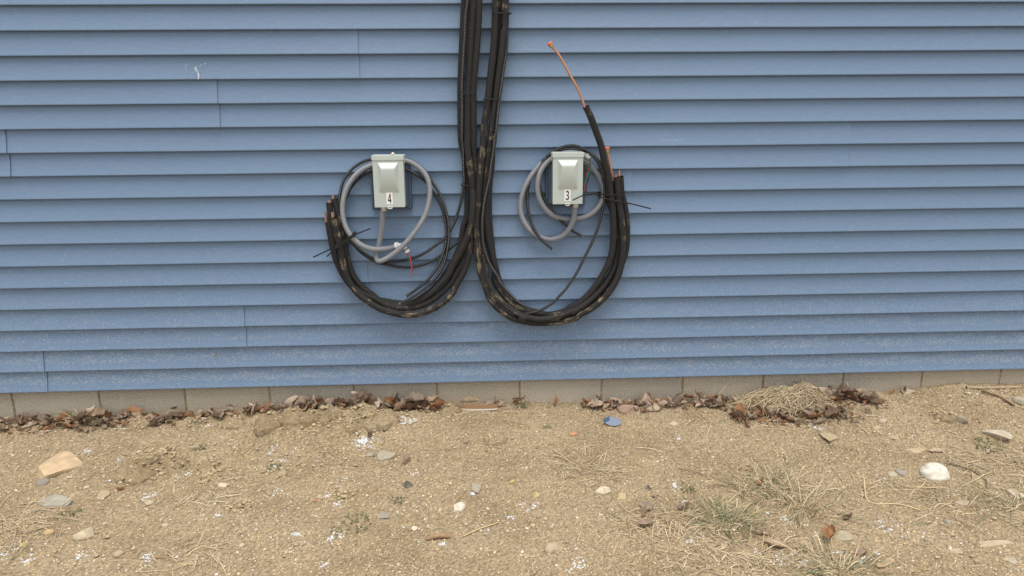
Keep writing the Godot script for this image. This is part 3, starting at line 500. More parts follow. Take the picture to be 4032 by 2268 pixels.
# ------------------------------------------------------------------ setting
func build_materials() -> void:
	M.core = mat(Color(0.2, 0.2, 0.2), 0.9)
	# embossed vinyl, one dirt-splash sheet for each height above the ground
	var grain := Image.create(512, 256, false, Image.FORMAT_RGB8)
	var gn := noise_of(1.0, 3, 71)
	for y in 256:
		for x in 512:
			var a := TAU * x / 512.0
			var h := gn.get_noise_3d(cos(a) * 6.0, sin(a) * 6.0, y * 0.35)
			h = 0.5 + 0.5 * clampf(h * 1.6, -1, 1)
			grain.set_pixel(x, y, Color(h, h, h))
	grain.bump_map_to_normal_map(3.0)
	var grain_tex := ImageTexture.create_from_image(grain)
	var blue := Color(0.153, 0.238, 0.372)
	var splash := [0.62, 0.5, 0.26, 0.15, 0.075, 0.045, 0.025, 0.012, 0.006]
	M.siding = []
	for k in splash.size():
		var img := Image.create(2048, 128, false, Image.FORMAT_RGB8)
		var b := lin(blue)
		img.fill(b)
		for y in 128:
			for x in range(0, 2048, 4):
				var d := 1.0 + 0.02 * n1.get_noise_2d(x * 0.011, y * 0.05 + k * 31.0)
				img.fill_rect(Rect2i(x, y, 4, 1), Color(b.r * d, b.g * d, b.b * d))
		var drops := int(26000 * splash[k])
		for i in drops:
			var x := rng.randi_range(0, 2045)
			var y := rng.randi_range(0, 125)
			var patch := n1.get_noise_2d(x * 0.006, y * 0.02 + k * 17.0)
			if rng.randf() > 0.62 + 0.6 * patch: continue
			if k < 3 and y > 82 and rng.randf() < 0.72: continue
			var sz := 2 + int(rng.randf() * rng.randf() * 2.9)
			var dirt := lin(Color(0.50, 0.53, 0.54).lerp(Color(0.54, 0.51, 0.45), rng.randf()))
			var f := rng.randf_range(0.5, 1.0)
			for yy in sz + (1 if rng.randf() < 0.3 else 0):
				for xx in sz:
					if sz > 2 and (xx == 0 or xx == sz - 1) and (yy == 0 or yy >= sz - 1): continue
					var px := mini(x + xx, 2047)
					var py := mini(y + yy, 127)
					img.set_pixel(px, py, img.get_pixel(px, py).lerp(dirt, f))
		var m := StandardMaterial3D.new()
		m.albedo_texture = ImageTexture.create_from_image(img)
		m.normal_enabled = true
		m.normal_texture = grain_tex
		m.normal_scale = 0.35
		m.roughness = 0.46
		m.metallic_specular = 0.5
		m.cull_mode = BaseMaterial3D.CULL_DISABLED
		M.siding.append(m)
	# concrete block and mortar
	var cb := StandardMaterial3D.new()
	cb.albedo_texture = noise_tex(0.11, 4, 5, lin(Color(0.25, 0.22, 0.175)), lin(Color(0.88, 0.81, 0.68)), 512, 0.40)
	cb.uv1_triplanar = true
	cb.uv1_world_triplanar = true
	cb.uv1_scale = Vector3(3.1, 3.1, 3.1)
	cb.normal_enabled = true
	cb.normal_texture = bump_tex(0.14, 4, 6, 9.0)
	cb.normal_scale = 0.9
	cb.roughness = 0.95
	M.block = []
	for k in 3:
		var c2: StandardMaterial3D = cb.duplicate()
		c2.albedo_color = lin([Color(1.0, 0.99, 0.97), Color(0.93, 0.92, 0.90), Color(1.0, 0.97, 0.91)][k])
		M.block.append(c2)
	var mo: StandardMaterial3D = cb.duplicate()
	mo.albedo_texture = noise_tex(0.06, 4, 8, lin(Color(0.22, 0.16, 0.09)), lin(Color(0.52, 0.42, 0.28)), 256)
	M.mortar = mo
	# soil
	var so := StandardMaterial3D.new()
	so.vertex_color_use_as_albedo = true
	so.albedo_texture = noise_tex(0.16, 4, 12, lin(Color(0.36, 0.34, 0.31)), lin(Color(1.0, 1.0, 0.99)), 1024, 0.36)
	so.uv1_triplanar = true
	so.uv1_world_triplanar = true
	so.uv1_scale = Vector3(2.3, 2.3, 2.3)
	so.normal_enabled = true
	so.normal_texture = bump_tex(0.13, 5, 13, 10.0, 1024)
	so.normal_scale = 1.0
	so.roughness = 0.97
	so.metallic_specular = 0.25
	M.soil = so
	# stone grain
	var sn := StandardMaterial3D.new()
	sn.vertex_color_use_as_albedo = true
	sn.albedo_texture = noise_tex(0.03, 4, 22, lin(Color(0.62, 0.60, 0.57)), lin(Color(1, 1, 1)), 256)
	sn.uv1_triplanar = true
	sn.uv1_scale = Vector3(9, 9, 9)
	sn.normal_enabled = true
	sn.normal_texture = bump_tex(0.05, 4, 23, 6.0, 256)
	sn.roughness = 0.9
	M.stone = sn
	M.tint = mat(Color(1, 1, 1), 0.85, 0.0, true)
	M.foam = mat(Color(1, 1, 1), 0.78, 0.0, true)
	M.foam.metallic_specular = 0.4
	M.ribbed = mat(Color(0.028, 0.028, 0.029), 0.26)
	M.conduit = mat(Color(0.255, 0.270, 0.300), 0.32)
	M.copper = mat(Color(0.70, 0.36, 0.22), 0.36, 0.8)
	M.brass = mat(Color(0.56, 0.43, 0.20), 0.4, 0.7)
	M.red_cap = mat(Color(0.72, 0.15, 0.09), 0.55)
	M.steel = mat(Color(0.55, 0.55, 0.52), 0.42, 0.75)
	M.white_plastic = mat(Color(0.80, 0.81, 0.82), 0.45)
	M.paint = mat(Color(0.50, 0.565, 0.54), 0.36)
	M.paint.metallic_specular = 0.5
	M.sticker = mat(Color(0.86, 0.87, 0.86), 0.5)
	M.ink = mat(Color(0.022, 0.022, 0.024), 0.6)
	M.block_blue = mat(Color(0.060, 0.094, 0.155), 0.5)
	M.tie = mat(Color(0.012, 0.012, 0.013), 0.5)
	M.tape = mat(Color(0.014, 0.014, 0.015), 0.25)
	M.wire_red = mat(Color(0.62, 0.07, 0.075), 0.45)
	M.wire_green = mat(Color(0.03, 0.22, 0.13), 0.45)
	M.wire_black = mat(Color(0.02, 0.02, 0.02), 0.45)
	M.cream = mat(Color(0.80, 0.72, 0.46), 0.8)
	M.snow = mat(Color(0.83, 0.85, 0.88), 0.7)
	M.straw = mat(Color(1, 1, 1), 0.75, 0.0, true)
	M.straw.backlight_enabled = true
	M.straw.backlight = Color(0.12, 0.10, 0.06)
	M.leaf = mat(Color(1, 1, 1), 0.8, 0.0, true)
	var lt := noise_tex(0.04, 4, 31, lin(Color(0.55, 0.52, 0.50)), lin(Color(1, 1, 1)), 256)
	M.leaf.albedo_texture = lt
	M.leaf.uv1_scale = Vector3(1.5, 1.5, 1)

# one course of a siding panel: a board face that leans out to a rounded lower edge, with a return below it
func course_mesh(x0: float, x1: float, row: int, proud: float) -> ArrayMesh:
	var prof := [[COURSE + 0.032, -0.0187], [COURSE, -0.0178], [COURSE * 0.86, -0.0168], [COURSE * 0.66, -0.0142], [COURSE * 0.45, -0.0104], [COURSE * 0.24, -0.0058], [COURSE * 0.1, -0.0022], [0.005, -0.0006], [0.0022, -0.0005], [0.0006, -0.0014], [0.0, -0.0028], [0.0010, -0.0040], [0.0280, -0.0075], [0.0285, -0.0190]]
	var v := PackedVector3Array()
	var n := PackedVector3Array()
	var uv := PackedVector2Array()
	var idx := PackedInt32Array()
	var at := PackedFloat32Array()
	var span := maxi(2, int((x1 - x0) / 0.12) + 1)
	for i in span: at.append(lerpf(x0, x1, i / float(span)))
	for q in [0.05, 0.025, 0.012, 0.004, 0.0]: at.append(x1 - q)
	at.sort()
	var cols := at.size()
	var shift := fmod(absf(x0 * 7.31 + row * 3.77), 1.0)
	for i in cols:
		var x := at[i]
		# each panel runs under the one on its left and springs out a little where it ends over the next
		var over := proud * (smoothstep(0.5, 0.0, x1 - x) + 0.9 * pow(maxf(0.0, 1.0 - (x1 - x) / 0.05), 2.0))
		for j in prof.size():
			var wob := 0.0007 * n1.get_noise_2d(x * 2.2, row * 13.0)
			var bow := 0.0011 * n1.get_noise_2d(x * 1.6 + 50.0, row * 9.0 + j * 0.15)
			v.append(Vector3(x, row * COURSE + prof[j][0] + wob, prof[j][1] + over + bow))
			var a: Array = prof[maxi(j - 1, 0)]
			var b: Array = prof[mini(j + 1, prof.size() - 1)]
			var d := Vector2(b[0] - a[0], b[1] - a[1]).normalized()
			n.append(Vector3(0, d.y, -d.x))
			uv.append(Vector2(x / 1.64 + shift, 1.0 - clampf(prof[j][0] / COURSE, 0.004, 0.996)))
	var m := prof.size()
	for i in cols - 1:
		for j in m - 1:
			var a := i * m + j
			idx.append_array([a, a + m, a + 1, a + 1, a + m, a + m + 1])
	# the cut ends
	for e in [0, cols - 1]:
		var s := v.size()
		for j in m:
			var p := v[e * m + j]
			v.append(p); n.append(Vector3(-1 if e == 0 else 1, 0, 0)); uv.append(uv[e * m + j])
			v.append(p - Vector3(0, 0, 0.0016)); n.append(Vector3(-1 if e == 0 else 1, 0, 0)); uv.append(uv[e * m + j])
		for j in m - 1:
			var a := s + j * 2
			idx.append_array([a, a + 2, a + 1, a + 1, a + 2, a + 3])
	return mesh_of(v, n, idx, PackedColorArray(), uv)

func build_wall() -> void:
	var w := thing("house_wall", "blue horizontal vinyl siding house wall above a concrete block foundation", "wall")
	var core := BoxMesh.new()
	core.size = Vector3(WALL_RIGHT - WALL_LEFT, 3.4, 0.25)
	piece("sheathing", core, M.core, w, Vector3((WALL_LEFT + WALL_RIGHT) / 2, 1.22, -0.165))
	var seams := [-2.077, -1.125, -0.538, 0.085, 0.69, -2.073, -1.142, -0.522, 0.11, 0.70, -2.05, -1.10, -0.5, 0.1]
	for pair in 14:
		var cuts := [WALL_LEFT]
		for k in range(-3, 4):
			var x: float = seams[pair] + 3.764 * k
			if x > WALL_LEFT + 0.3 and x < WALL_RIGHT - 0.3: cuts.append(x)
		cuts.append(WALL_RIGHT)
		for i in cuts.size() - 1:
			var panel := Node3D.new()
			panel.name = "siding_panel"
			w.add_child(panel, true)
			for r in 2:
				var row := pair * 2 + r
				var x0: float = cuts[i] - (0.0 if i == 0 else 0.025)
				var x1: float = cuts[i + 1]
				piece("siding_course", course_mesh(x0, x1, row, 0.0024), M.siding[mini(row, 8)], panel)
	var f := Node3D.new()
	f.name = "foundation"
	w.add_child(f)
	var foot := BoxMesh.new()
	foot.size = Vector3(WALL_RIGHT - WALL_LEFT, 0.7, 0.2)
	piece("mortar_bed", foot, M.mortar, f, Vector3((WALL_LEFT + WALL_RIGHT) / 2, -0.32, -0.1335))
	for k in range(-9, 21):
		var x := -2.269 + 0.4064 * k + 0.2032
		if x - 0.2 < WALL_LEFT or x + 0.2 > WALL_RIGHT: continue
		var b := bevel_box(0.397, 0.194, 0.08, 0.0022)
		piece("concrete_block", b, M.block[absi(k * 7) % 3], f, Vector3(x, -0.087 + 0.0012 * sin(k * 2.3), -0.0705 + 0.0012 * sin(k * 5.1)))

func build_ground() -> void:
	var xs := PackedFloat32Array()
	var zs := PackedFloat32Array()
	for x in [-60.0, -30.0, -16.0, -10.0, -7.0, -5.0, -4.2, -3.6, -3.2]: xs.append(x)
	var step := 0.0062
	var x := -3.0
	while x < 3.2:
		xs.append(x); x += step
	for q in [3.3, 3.6, 4.2, 5.0, 7.0, 10.0, 16.0, 30.0, 60.0]: xs.append(q)
	for q in [-60.0, -20.0, -4.0, -0.5, -0.06]: zs.append(q)
	var z := -0.034
	while z < 1.5:
		zs.append(z); z += step
	for q in [1.52, 1.56, 1.62, 1.7, 1.8, 1.95, 2.1, 2.4, 2.8, 3.4, 4.2, 5.5, 8.0, 12.0, 20.0, 35.0, 60.0]: zs.append(q)
	var nx := xs.size()
	var nzc := zs.size()
	var v := PackedVector3Array()
	var nn := PackedVector3Array()
	var col := PackedColorArray()
	v.resize(nx * nzc)
	nn.resize(nx * nzc)
	col.resize(nx * nzc)
	var i := 0
	for zz in zs:
		for xx in xs:
			v[i] = Vector3(xx, ground_y(xx, zz), zz)
			var t3 := n3.get_noise_2d(xx * 95.0, zz * 95.0)
			var g := 1.0 + 0.38 * t3 + 0.22 * (rng.randf() - 0.5)
			if rng.randf() < 0.05: g *= 1.35
			elif rng.randf() < 0.07: g *= 0.55
			col[i] = soil_color(xx, zz, g)
			i += 1
	var idx := PackedInt32Array()
	idx.resize((nx - 1) * (nzc - 1) * 6)
	var w := 0
	for r in nzc - 1:
		for q in nx - 1:
			var a := r * nx + q
			idx[w] = a; idx[w + 1] = a + 1; idx[w + 2] = a + nx
			idx[w + 3] = a + 1; idx[w + 4] = a + nx + 1; idx[w + 5] = a + nx
			w += 6
	for r in nzc:
		for q in nx:
			var a := v[r * nx + maxi(q - 1, 0)]
			var b := v[r * nx + mini(q + 1, nx - 1)]
			var c := v[maxi(r - 1, 0) * nx + q]
			var d := v[mini(r + 1, nzc - 1) * nx + q]
			nn[r * nx + q] = (d - c).cross(b - a).normalized()
	var g := piece("ground", mesh_of(v, nn, idx, col), M.soil)
	tag(g, "bare tan dirt sloping gently away from the house wall", "ground", "", "structure")

# ------------------------------------------------------------------ things on the wall
func strap(line: PackedVector3Array, width: float, thick: float, wd: Vector3) -> ArrayMesh:
	var st := SurfaceTool.new()
	st.begin(Mesh.PRIMITIVE_TRIANGLES)
	st.set_smooth_group(-1)
	var rings := []
	for i in line.size():
		var t := (line[mini(i + 1, line.size() - 1)] - line[maxi(i - 1, 0)]).normalized()
		var w := (wd - t * wd.dot(t)).normalized() * width / 2
		var n := t.cross(w).normalized() * thick / 2
		rings.append([line[i] + w + n, line[i] - w + n, line[i] - w - n, line[i] + w - n])
	for i in rings.size() - 1:
		for j in 4:
			var k := (j + 1) % 4
			for q in [rings[i][j], rings[i][k], rings[i + 1][j], rings[i][k], rings[i + 1][k], rings[i + 1][j]]: st.add_vertex(q)
	for r in [rings[0], rings[rings.size() - 1]]:
		for q in [r[0], r[1], r[2], r[0], r[2], r[3]]: st.add_vertex(q)
	st.generate_normals()
	return st.commit()

# a closed strap round whatever lies between a and b, from zb at the wall to zf in front
func band_line(a: Vector2, b: Vector2, zb: float, zf: float, r := 0.012) -> PackedVector3Array:
	var e := (b - a).normalized()
	var len := a.distance_to(b)
	var out := PackedVector3Array()
	for q in [[len - r, zf - r, 0], [r, zf - r, 1], [r, zb + r, 2], [len - r, zb + r, 3]]:
		for k in 6:
			var g: float = PI / 2 * (q[2] + k / 5.0)
			var p := a + e * (float(q[0]) + cos(g) * r)
			out.append(Vector3(p.x, p.y, float(q[1]) + sin(g) * r))
	out.append(out[0])
	return out

func zip_tie(label: String, a: Vector2, b: Vector2, zf: float, head: Vector3, tail: Array, group := "black zip ties") -> void:
	var t := thing("zip_tie", label, "zip tie", Vector3(a.x, a.y, 0), group)
	var e := (b - a).normalized()
	var wd := Vector3(-e.y, e.x, 0)
	var o := -t.position
	var l := band_line(a, b, 0.001, zf)
	for i in l.size(): l[i] += o
	piece("strap", strap(l, 0.0056, 0.0018, wd), M.tie, t)
	if head != Vector3.ZERO:
		piece("head", bevel_box(0.0075, 0.0085, 0.006, 0.0012), M.tie, t, head + o)
	if tail.size():
		var p := curve_points(tail, 0.004)
		for i in p.size(): p[i] += o
		piece("tail", strap(p, 0.0052, 0.0022, Vector3(0, 1, 0.35)), M.tie, t)

func split_line(line: PackedVector3Array, gaps: Array) -> Array:
	var out := []
	var cur := PackedVector3Array()
	for p in line:
		var cut := false
		for g in gaps:
			if p.distance_to(g[0]) < float(g[1]): cut = true
		if cut:
			if cur.size() > 4: out.append(cur)
			cur = PackedVector3Array()
		else:
			cur.append(p)
	if cur.size() > 4: out.append(cur)
	return out

func insulated_pipe(route: String, label: String, r: float, gaps: Array, stub: Array, nut := false) -> void:
	var pts: Array = ROUTES[route]
	var t := thing("insulated_pipe", label, "pipe", Vector3(pts[0].x, -0.1, 0), "black foam insulated line set pipes")
	var o := -t.position
	var line := curve_points(pts, 0.006)
	for i in line.size():
		line[i].z = maxf(line[i].z, r + 0.0025)
	for sec in split_line(line, gaps):
		var m := tube(sec, r, 18, {"grain": 0.35, "color": Color(0.0265, 0.0262, 0.0262), "pinch": PINCH_POINTS, "mud": MUD, "offset": pts.size() * 3.7 + pts[0].x * 50.0, "bore": 0.5})
		piece("insulation", m, M.foam, t, o)
	for g in gaps:
		var near := PackedVector3Array()
		for p in line:
			if p.distance_to(g[0]) < float(g[1]) + 0.012: near.append(p)
		if near.size() > 3:
			piece("tape_wrap", tube(near, r * 0.86, 16), M.tape if float(g[1]) > 0.008 else M.copper, t, o)
	if stub.size():
		var cl := curve_points(stub, 0.006)
		var cp := piece("copper_pipe", tube(cl, 0.0052, 12, {"bore": 0.7}), M.copper, t, o)
		if nut:
			var d := (cl[cl.size() - 1] - cl[cl.size() - 3]).normalized()
			var nt := piece("flare_nut", lathe([[0.0, -0.008], [0.0062, -0.008], [0.0066, 0.0], [0.0098, 0.003], [0.0098, 0.015], [0.0, 0.015]], 6), M.brass, cp, cl[cl.size() - 1])
			aim(nt, d)
			var cap := piece("plastic_cap", lathe([[0.0, 0.0152], [0.0115, 0.0152], [0.0120, 0.021], [0.0085, 0.024], [0.0, 0.024]], 14), M.red_cap, cp, cl[cl.size() - 1])
			aim(cap, d)

func ribbed_cable(route: String, label: String) -> void:
	var pts: Array = ROUTES[route]
	var t := thing("ribbed_cable", label, "cable", Vector3(pts[0].x, -0.1, 0), "thin black ribbed cables")
	var o := -t.position
	var line := curve_points(pts, 0.0017)
	for i in line.size(): line[i].z = maxf(line[i].z, 0.0085)
	piece("jacket", tube(line, 0.0069, 10, {"ribs": [0.0072, 0.0010]}), M.ribbed, t, o)
	var n := line.size()
	var d := (line[n - 1] - line[n - 4]).normalized()
	var core := PackedVector3Array([line[n - 1] - d * 0.004, line[n - 1] + d * 0.0008, line[n - 1] + d * 0.0016])
	piece("cut_end", tube(core, 0.0046, 10), M.steel, t, o)

func conduit(route: String, label: String) -> Node3D:
	var pts: Array = ROUTES[route]
	var t := thing("flexible_conduit", label, "conduit", Vector3(pts[0].x, -0.1, 0), "grey flexible conduits")
	var line := curve_points(pts, 0.0014)
	piece("jacket", tube(line, 0.0122, 14, {"ribs": [0.0060, 0.0007]}), M.conduit, t, -t.position)
	return t

func wire(parent: Node3D, pts: Array, m: Material, called := "wire") -> void:
	piece(called, tube(curve_points(pts, 0.005), 0.0021, 8), m, parent, -parent.position)

func bulge_cover(w: float, h: float) -> ArrayMesh:
	# sheet w x h with the pressed scoop; its lower left corner at the origin, facing +z
	var v := PackedVector3Array()
	var n := PackedVector3Array()
	var idx := PackedInt32Array()
	var nx := 62
	var ny := 96
	var f := func(x: float, y: float) -> float:
		var side := minf(x - w / 2 + 0.0445, w / 2 + 0.0445 - x)
		var down := (h - 0.010) - y
		var up := y - (h - 0.140)
		if side <= 0.0 or down <= 0.0 or up <= 0.0: return 0.0
		var t := clampf((down - 0.026) / 0.104, 0.0, 1.0)
		var top := 0.021 * (1.0 - pow(t, 2.3))
		var a := minf(side / 0.72, down / 1.15)
		var k := 0.005
		var hh := clampf(0.5 + 0.5 * (top - a) / k, 0.0, 1.0)
		return maxf(0.0, lerpf(top, a, hh) - k * hh * (1.0 - hh))
	for j in ny + 1:
		for i in nx + 1:
			var x := w * i / nx
			var y := h * j / ny
			v.append(Vector3(x, y, f.call(x, y)))
			var e := 0.0012
			n.append(Vector3(f.call(x - e, y) - f.call(x + e, y), f.call(x, y - e) - f.call(x, y + e), 2 * e).normalized())
	for j in ny:
		for i in nx:
			var a := j * (nx + 1) + i
			idx.append_array([a, a + nx + 1, a + 1, a + 1, a + nx + 1, a + nx + 2])
	# turned edges
	for side in 4:
		var s := v.size()
		var cnt := nx if side < 2 else ny
		for i in cnt + 1:
			var p: Vector3
			var nn: Vector3
			match side:
				0: p = v[i]; nn = Vector3(0, -1, 0)
				1: p = v[ny * (nx + 1) + i]; nn = Vector3(0, 1, 0)
				2: p = v[i * (nx + 1)]; nn = Vector3(-1, 0, 0)
				_: p = v[i * (nx + 1) + nx]; nn = Vector3(1, 0, 0)
			v.append(p); n.append(nn)
			v.append(p - Vector3(0, 0, 0.008)); n.append(nn)
		for i in cnt:
			var a := s + i * 2
			idx.append_array([a, a + 2, a + 1, a + 1, a + 2, a + 3])
	return mesh_of(v, n, idx)

func digit_mesh(s: String, w: float, h: float) -> ArrayMesh:
	var tm := TextMesh.new()
	var f := SystemFont.new()
	f.font_names = PackedStringArray(["Droid Sans"])
	f.font_weight = 700
	tm.font = f
	tm.text = s
	tm.font_size = 64
	tm.pixel_size = 0.001
	tm.depth = 0.02
	var a := tm.get_aabb()
	var st := SurfaceTool.new()
	var x := Transform3D(Basis.from_scale(Vector3(w / a.size.x, h / a.size.y, 0.02)), Vector3.ZERO)
	x.origin = -(x.basis * (a.position + a.size / 2))
	st.append_from(tm, 0, x)
	return st.commit()

func disconnect_box(cx: float, bottom: float, digit: String, label: String, hub_x: float, knob: bool) -> void:
	var bk := thing("mounting_block", "dark blue vinyl mounting block behind the box with the cream plug" if digit == "4" else "dark blue vinyl mounting block behind the box with loose green wires", "mounting block", Vector3(cx + (-0.003 if digit == "4" else -0.0), bottom - 0.022, -0.012), "dark blue mounting blocks")
	var cy := 0.103
	piece("base_frame", rect_stack([[0.0905, 0.103, 0.0], [0.0905, 0.103, 0.030], [0.0885, 0.101, 0.033], [0.083, 0.0955, 0.0345], [0.0815, 0.094, 0.032]], 0.003), M.block_blue, bk, Vector3(0, cy, 0))
	piece("face_plate", rect_stack([[0.0785, 0.091, 0.02], [0.0785, 0.091, 0.039], [0.077, 0.0895, 0.0415]], 0.002), M.block_blue, bk, Vector3(0, cy, 0))
	var t := thing("disconnect_box", label, "electrical box", Vector3(cx, bottom, 0.045), "grey electrical disconnect boxes")
	var w := 0.1325
	var h := 0.2225
	var d := 0.064
	piece("mounting_hub", rect_stack([[0.03, 0.03, -0.0168], [0.03, 0.03, 0.001]], 0.01), M.paint, t, Vector3(0, h * 0.4, 0))
	piece("enclosure", rect_stack([[w / 2 - 0.004, h / 2 - 0.003, 0.0], [w / 2 - 0.002, h / 2 - 0.001, 0.002], [w / 2 - 0.002, h / 2 - 0.001, d - 0.003]], 0.003), M.paint, t, Vector3(0, h / 2, 0))
	piece("cover", bulge_cover(w, 0.204), M.paint, t, Vector3(-w / 2, 0, d + 0.006))
	var hood := Node3D.new()
	hood.name = "rain_hood"
	t.add_child(hood)
	piece("hood_front", bevel_box(0.1385, 0.0185, 0.0022, 0.0008), M.paint, hood, Vector3(0, 0.2135, d + 0.0085))
	piece("hood_top", bevel_box(0.1385, 0.0022, d + 0.0085, 0.0008), M.paint, hood, Vector3(0, 0.2240, d / 2 + 0.0051))
	for s in [-1, 1]:
		piece("hood_side", bevel_box(0.0016, 0.034, 0.052, 0.0006), M.paint, hood, Vector3(s * 0.0686, 0.2055, 0.029))
	var pl := piece("number_plate", rect_stack([[0.0138, 0.0255, 0.0], [0.0138, 0.0255, 0.0006]], 0.0008), M.sticker, t, Vector3(0.0 if digit == "4" else -0.001, 0.0385, d + 0.0063))
	piece("digit", digit_mesh(digit, 0.0150, 0.0415), M.ink, pl, Vector3(0, 0, 0.0007))
	var hp := Node3D.new()
	hp.name = "hasp"
	t.add_child(hp)
	var ring := curve_points([Vector3(-0.0105, 0.001, 0), Vector3(-0.008, -0.0035, 0), Vector3(0, -0.0055, 0), Vector3(0.008, -0.0035, 0), Vector3(0.0105, 0.001, 0)], 0.001)
	piece("hasp_ring", tube(ring, 0.0021, 8), M.white_plastic, hp, Vector3(0.0, -0.001, d + 0.007))
	piece("hasp_tab", bevel_box(0.019, 0.0032, 0.003, 0.0008), M.white_plastic, hp, Vector3(0, 0.0012, d + 0.0085))
	# the conduit connector that is screwed into the underside
	var hub := piece("conduit_connector", lathe([[0.0, 0.0], [0.0155, 0.0], [0.0155, -0.006], [0.0145, -0.007], [0.0145, -0.020], [0.0135, -0.022], [0.0, -0.022]], 18), M.steel, t, Vector3(hub_x - cx, 0.0, 0.025))
	hub.rotation.y = 0.2
	if knob:
		var kb := thing("foam_plug", "small round cream foam plug on top of the box marked 4", "plug", Vector3(-0.381, 1.0972, 0.112))
		piece("plug_body", lathe([[0.0, 0.0], [0.005, 0.0005], [0.0072, 0.004], [0.0072, 0.008], [0.0045, 0.0125], [0.0, 0.0135]], 12, false), M.cream, kb)

func build_wall_things() -> void:
	disconnect_box(-0.404, 0.8735, "4", "grey-green electrical box marked 4 with a cream plug on top", -0.437, true)
	disconnect_box(0.380, 0.8765, "3", "grey-green electrical box marked 3 with a tie tail across it", 0.421, false)
	print("boxes")
	var cl := conduit("conduit_left", "grey flexible conduit coiled around the box marked 4, dangling red wires")
	var e1 := piece("end_connector", lathe([[0.0, 0.0], [0.0155, 0.0], [0.0158, 0.003], [0.0158, 0.012], [0.0125, 0.014], [0.0, 0.016]], 18), M.white_plastic, cl, Vector3(-0.3975, 0.6862, 0.034) - cl.position)
	aim(e1, Vector3(0.95, 0.12, 0.3))
	piece("elbow", tube(curve_points([Vector3(-0.389, 0.6872, 0.036), Vector3(-0.374, 0.6868, 0.036), Vector3(-0.361, 0.679, 0.036), Vector3(-0.3505, 0.668, 0.037)], 0.003), 0.0105, 14), M.white_plastic, cl, -cl.position)
	var ln := piece("locknut", lathe([[0.0, 0.0], [0.0175, 0.0], [0.0175, 0.004], [0.0, 0.004]], 10), M.ink, cl, Vector3(-0.3515, 0.6695, 0.037) - cl.position)
	aim(ln, Vector3(0.55, -0.8, 0.1))
	var fr := piece("ferrule", lathe([[0.0, 0.004], [0.0135, 0.004], [0.0135, 0.009], [0.011, 0.010], [0.011, 0.017], [0.0, 0.017]], 16), M.white_plastic, cl, Vector3(-0.3515, 0.6695, 0.037) - cl.position)
	aim(fr, Vector3(0.55, -0.8, 0.1))
	wire(cl, [Vector3(-0.3455, 0.660, 0.039), Vector3(-0.3345, 0.6287, 0.045), Vector3(-0.3281, 0.5983, 0.045), Vector3(-0.3292, 0.568, 0.042), Vector3(-0.3328, 0.5407, 0.04)], M.wire_red, "red_wire")
	wire(cl, [Vector3(-0.3430, 0.660, 0.041), Vector3(-0.3308, 0.6287, 0.048), Vector3(-0.3245, 0.5983, 0.048), Vector3(-0.3265, 0.568, 0.045), Vector3(-0.3312, 0.5470, 0.042)], M.wire_black, "black_wire")
	wire(cl, [Vector3(-0.3440, 0.660, 0.043), Vector3(-0.3325, 0.6287, 0.0495), Vector3(-0.3262, 0.5983, 0.05), Vector3(-0.3280, 0.568, 0.046), Vector3(-0.3320, 0.5390, 0.043)], M.wire_red, "red_wire")
	wire(cl, [Vector3(-0.3465, 0.660, 0.037), Vector3(-0.3435, 0.6247, 0.030), Vector3(-0.3465, 0.605, 0.026), Vector3(-0.3515, 0.5923, 0.024)], M.wire_green, "green_wire")
	var cr := conduit("conduit_right", "grey flexible conduit looped twice around the box marked 3")
	var e2 := piece("end_connector", lathe([[0.0, 0.0], [0.0150, 0.0], [0.0150, 0.009], [0.0120, 0.011], [0.0120, 0.019], [0.0, 0.019]], 16), M.steel, cr, Vector3(0.4670, 1.0820, 0.050) - cr.position)
	aim(e2, Vector3(0.75, -0.62, 0.2))
	wire(cr, [Vector3(0.4790, 1.0730, 0.053), Vector3(0.4890, 1.0455, 0.06), Vector3(0.4863, 1.0169, 0.06), Vector3(0.4751, 0.9882, 0.056), Vector3(0.4580, 0.9530, 0.05)], M.wire_green, "green_wire")
	wire(cr, [Vector3(0.4770, 1.0730, 0.051), Vector3(0.4850, 1.0452, 0.052), Vector3(0.4773, 1.0132, 0.050), Vector3(0.4698, 0.9782, 0.045), Vector3(0.4635, 0.9399, 0.040), Vector3(0.4610, 0.9194, 0.038)], M.wire_red, "red_wire")
	wire(cr, [Vector3(0.4810, 1.0730, 0.051), Vector3(0.4900, 1.0375, 0.05), Vector3(0.4811, 0.9805, 0.042), Vector3(0.4736, 0.9451, 0.037), Vector3(0.4717, 0.9158, 0.036)], M.wire_black, "black_wire")
	wire(cr, [Vector3(0.4800, 1.0730, 0.055), Vector3(0.4905, 1.0400, 0.056), Vector3(0.4820, 1.0060, 0.056), Vector3(0.4700, 0.9800, 0.052), Vector3(0.4600, 0.9600, 0.047)], M.wire_green, "green_wire")
	print("conduits")
	insulated_pipe("left_front", "muddy foam pipe, bottom and outermost of the loop under box 4", 0.0150, [], [Vector3(-0.6668, 0.820, 0.066), Vector3(-0.6671, 0.848, 0.066)])
	insulated_pipe("left_mid", "foam pipe with a taped joint, foremost in the bundle above box 4's loop", 0.0145, [[Vector3(-0.0706, 1.179, 0.05), 0.010]], [Vector3(-0.6658, 0.900, 0.03), Vector3(-0.667, 0.9201, 0.03)])
	insulated_pipe("left_under", "foam pipe tucked between the others in the loop under box 4", 0.0145, [], [Vector3(-0.6819, 0.880, 0.042), Vector3(-0.6814, 0.9014, 0.042)])
	insulated_pipe("left_back", "rearmost foam pipe of the loop under box 4, at its far side", 0.0140, [], [Vector3(-0.702, 0.790, 0.022), Vector3(-0.7046, 0.8011, 0.022), Vector3(-0.7077, 0.8395, 0.022)])
	insulated_pipe("right_outer", "mud-streaked foam pipe, lowest and outermost of the loop under box 3", 0.0150, [], [Vector3(0.6040, 0.980, 0.05), Vector3(0.6031, 0.9961, 0.05)])
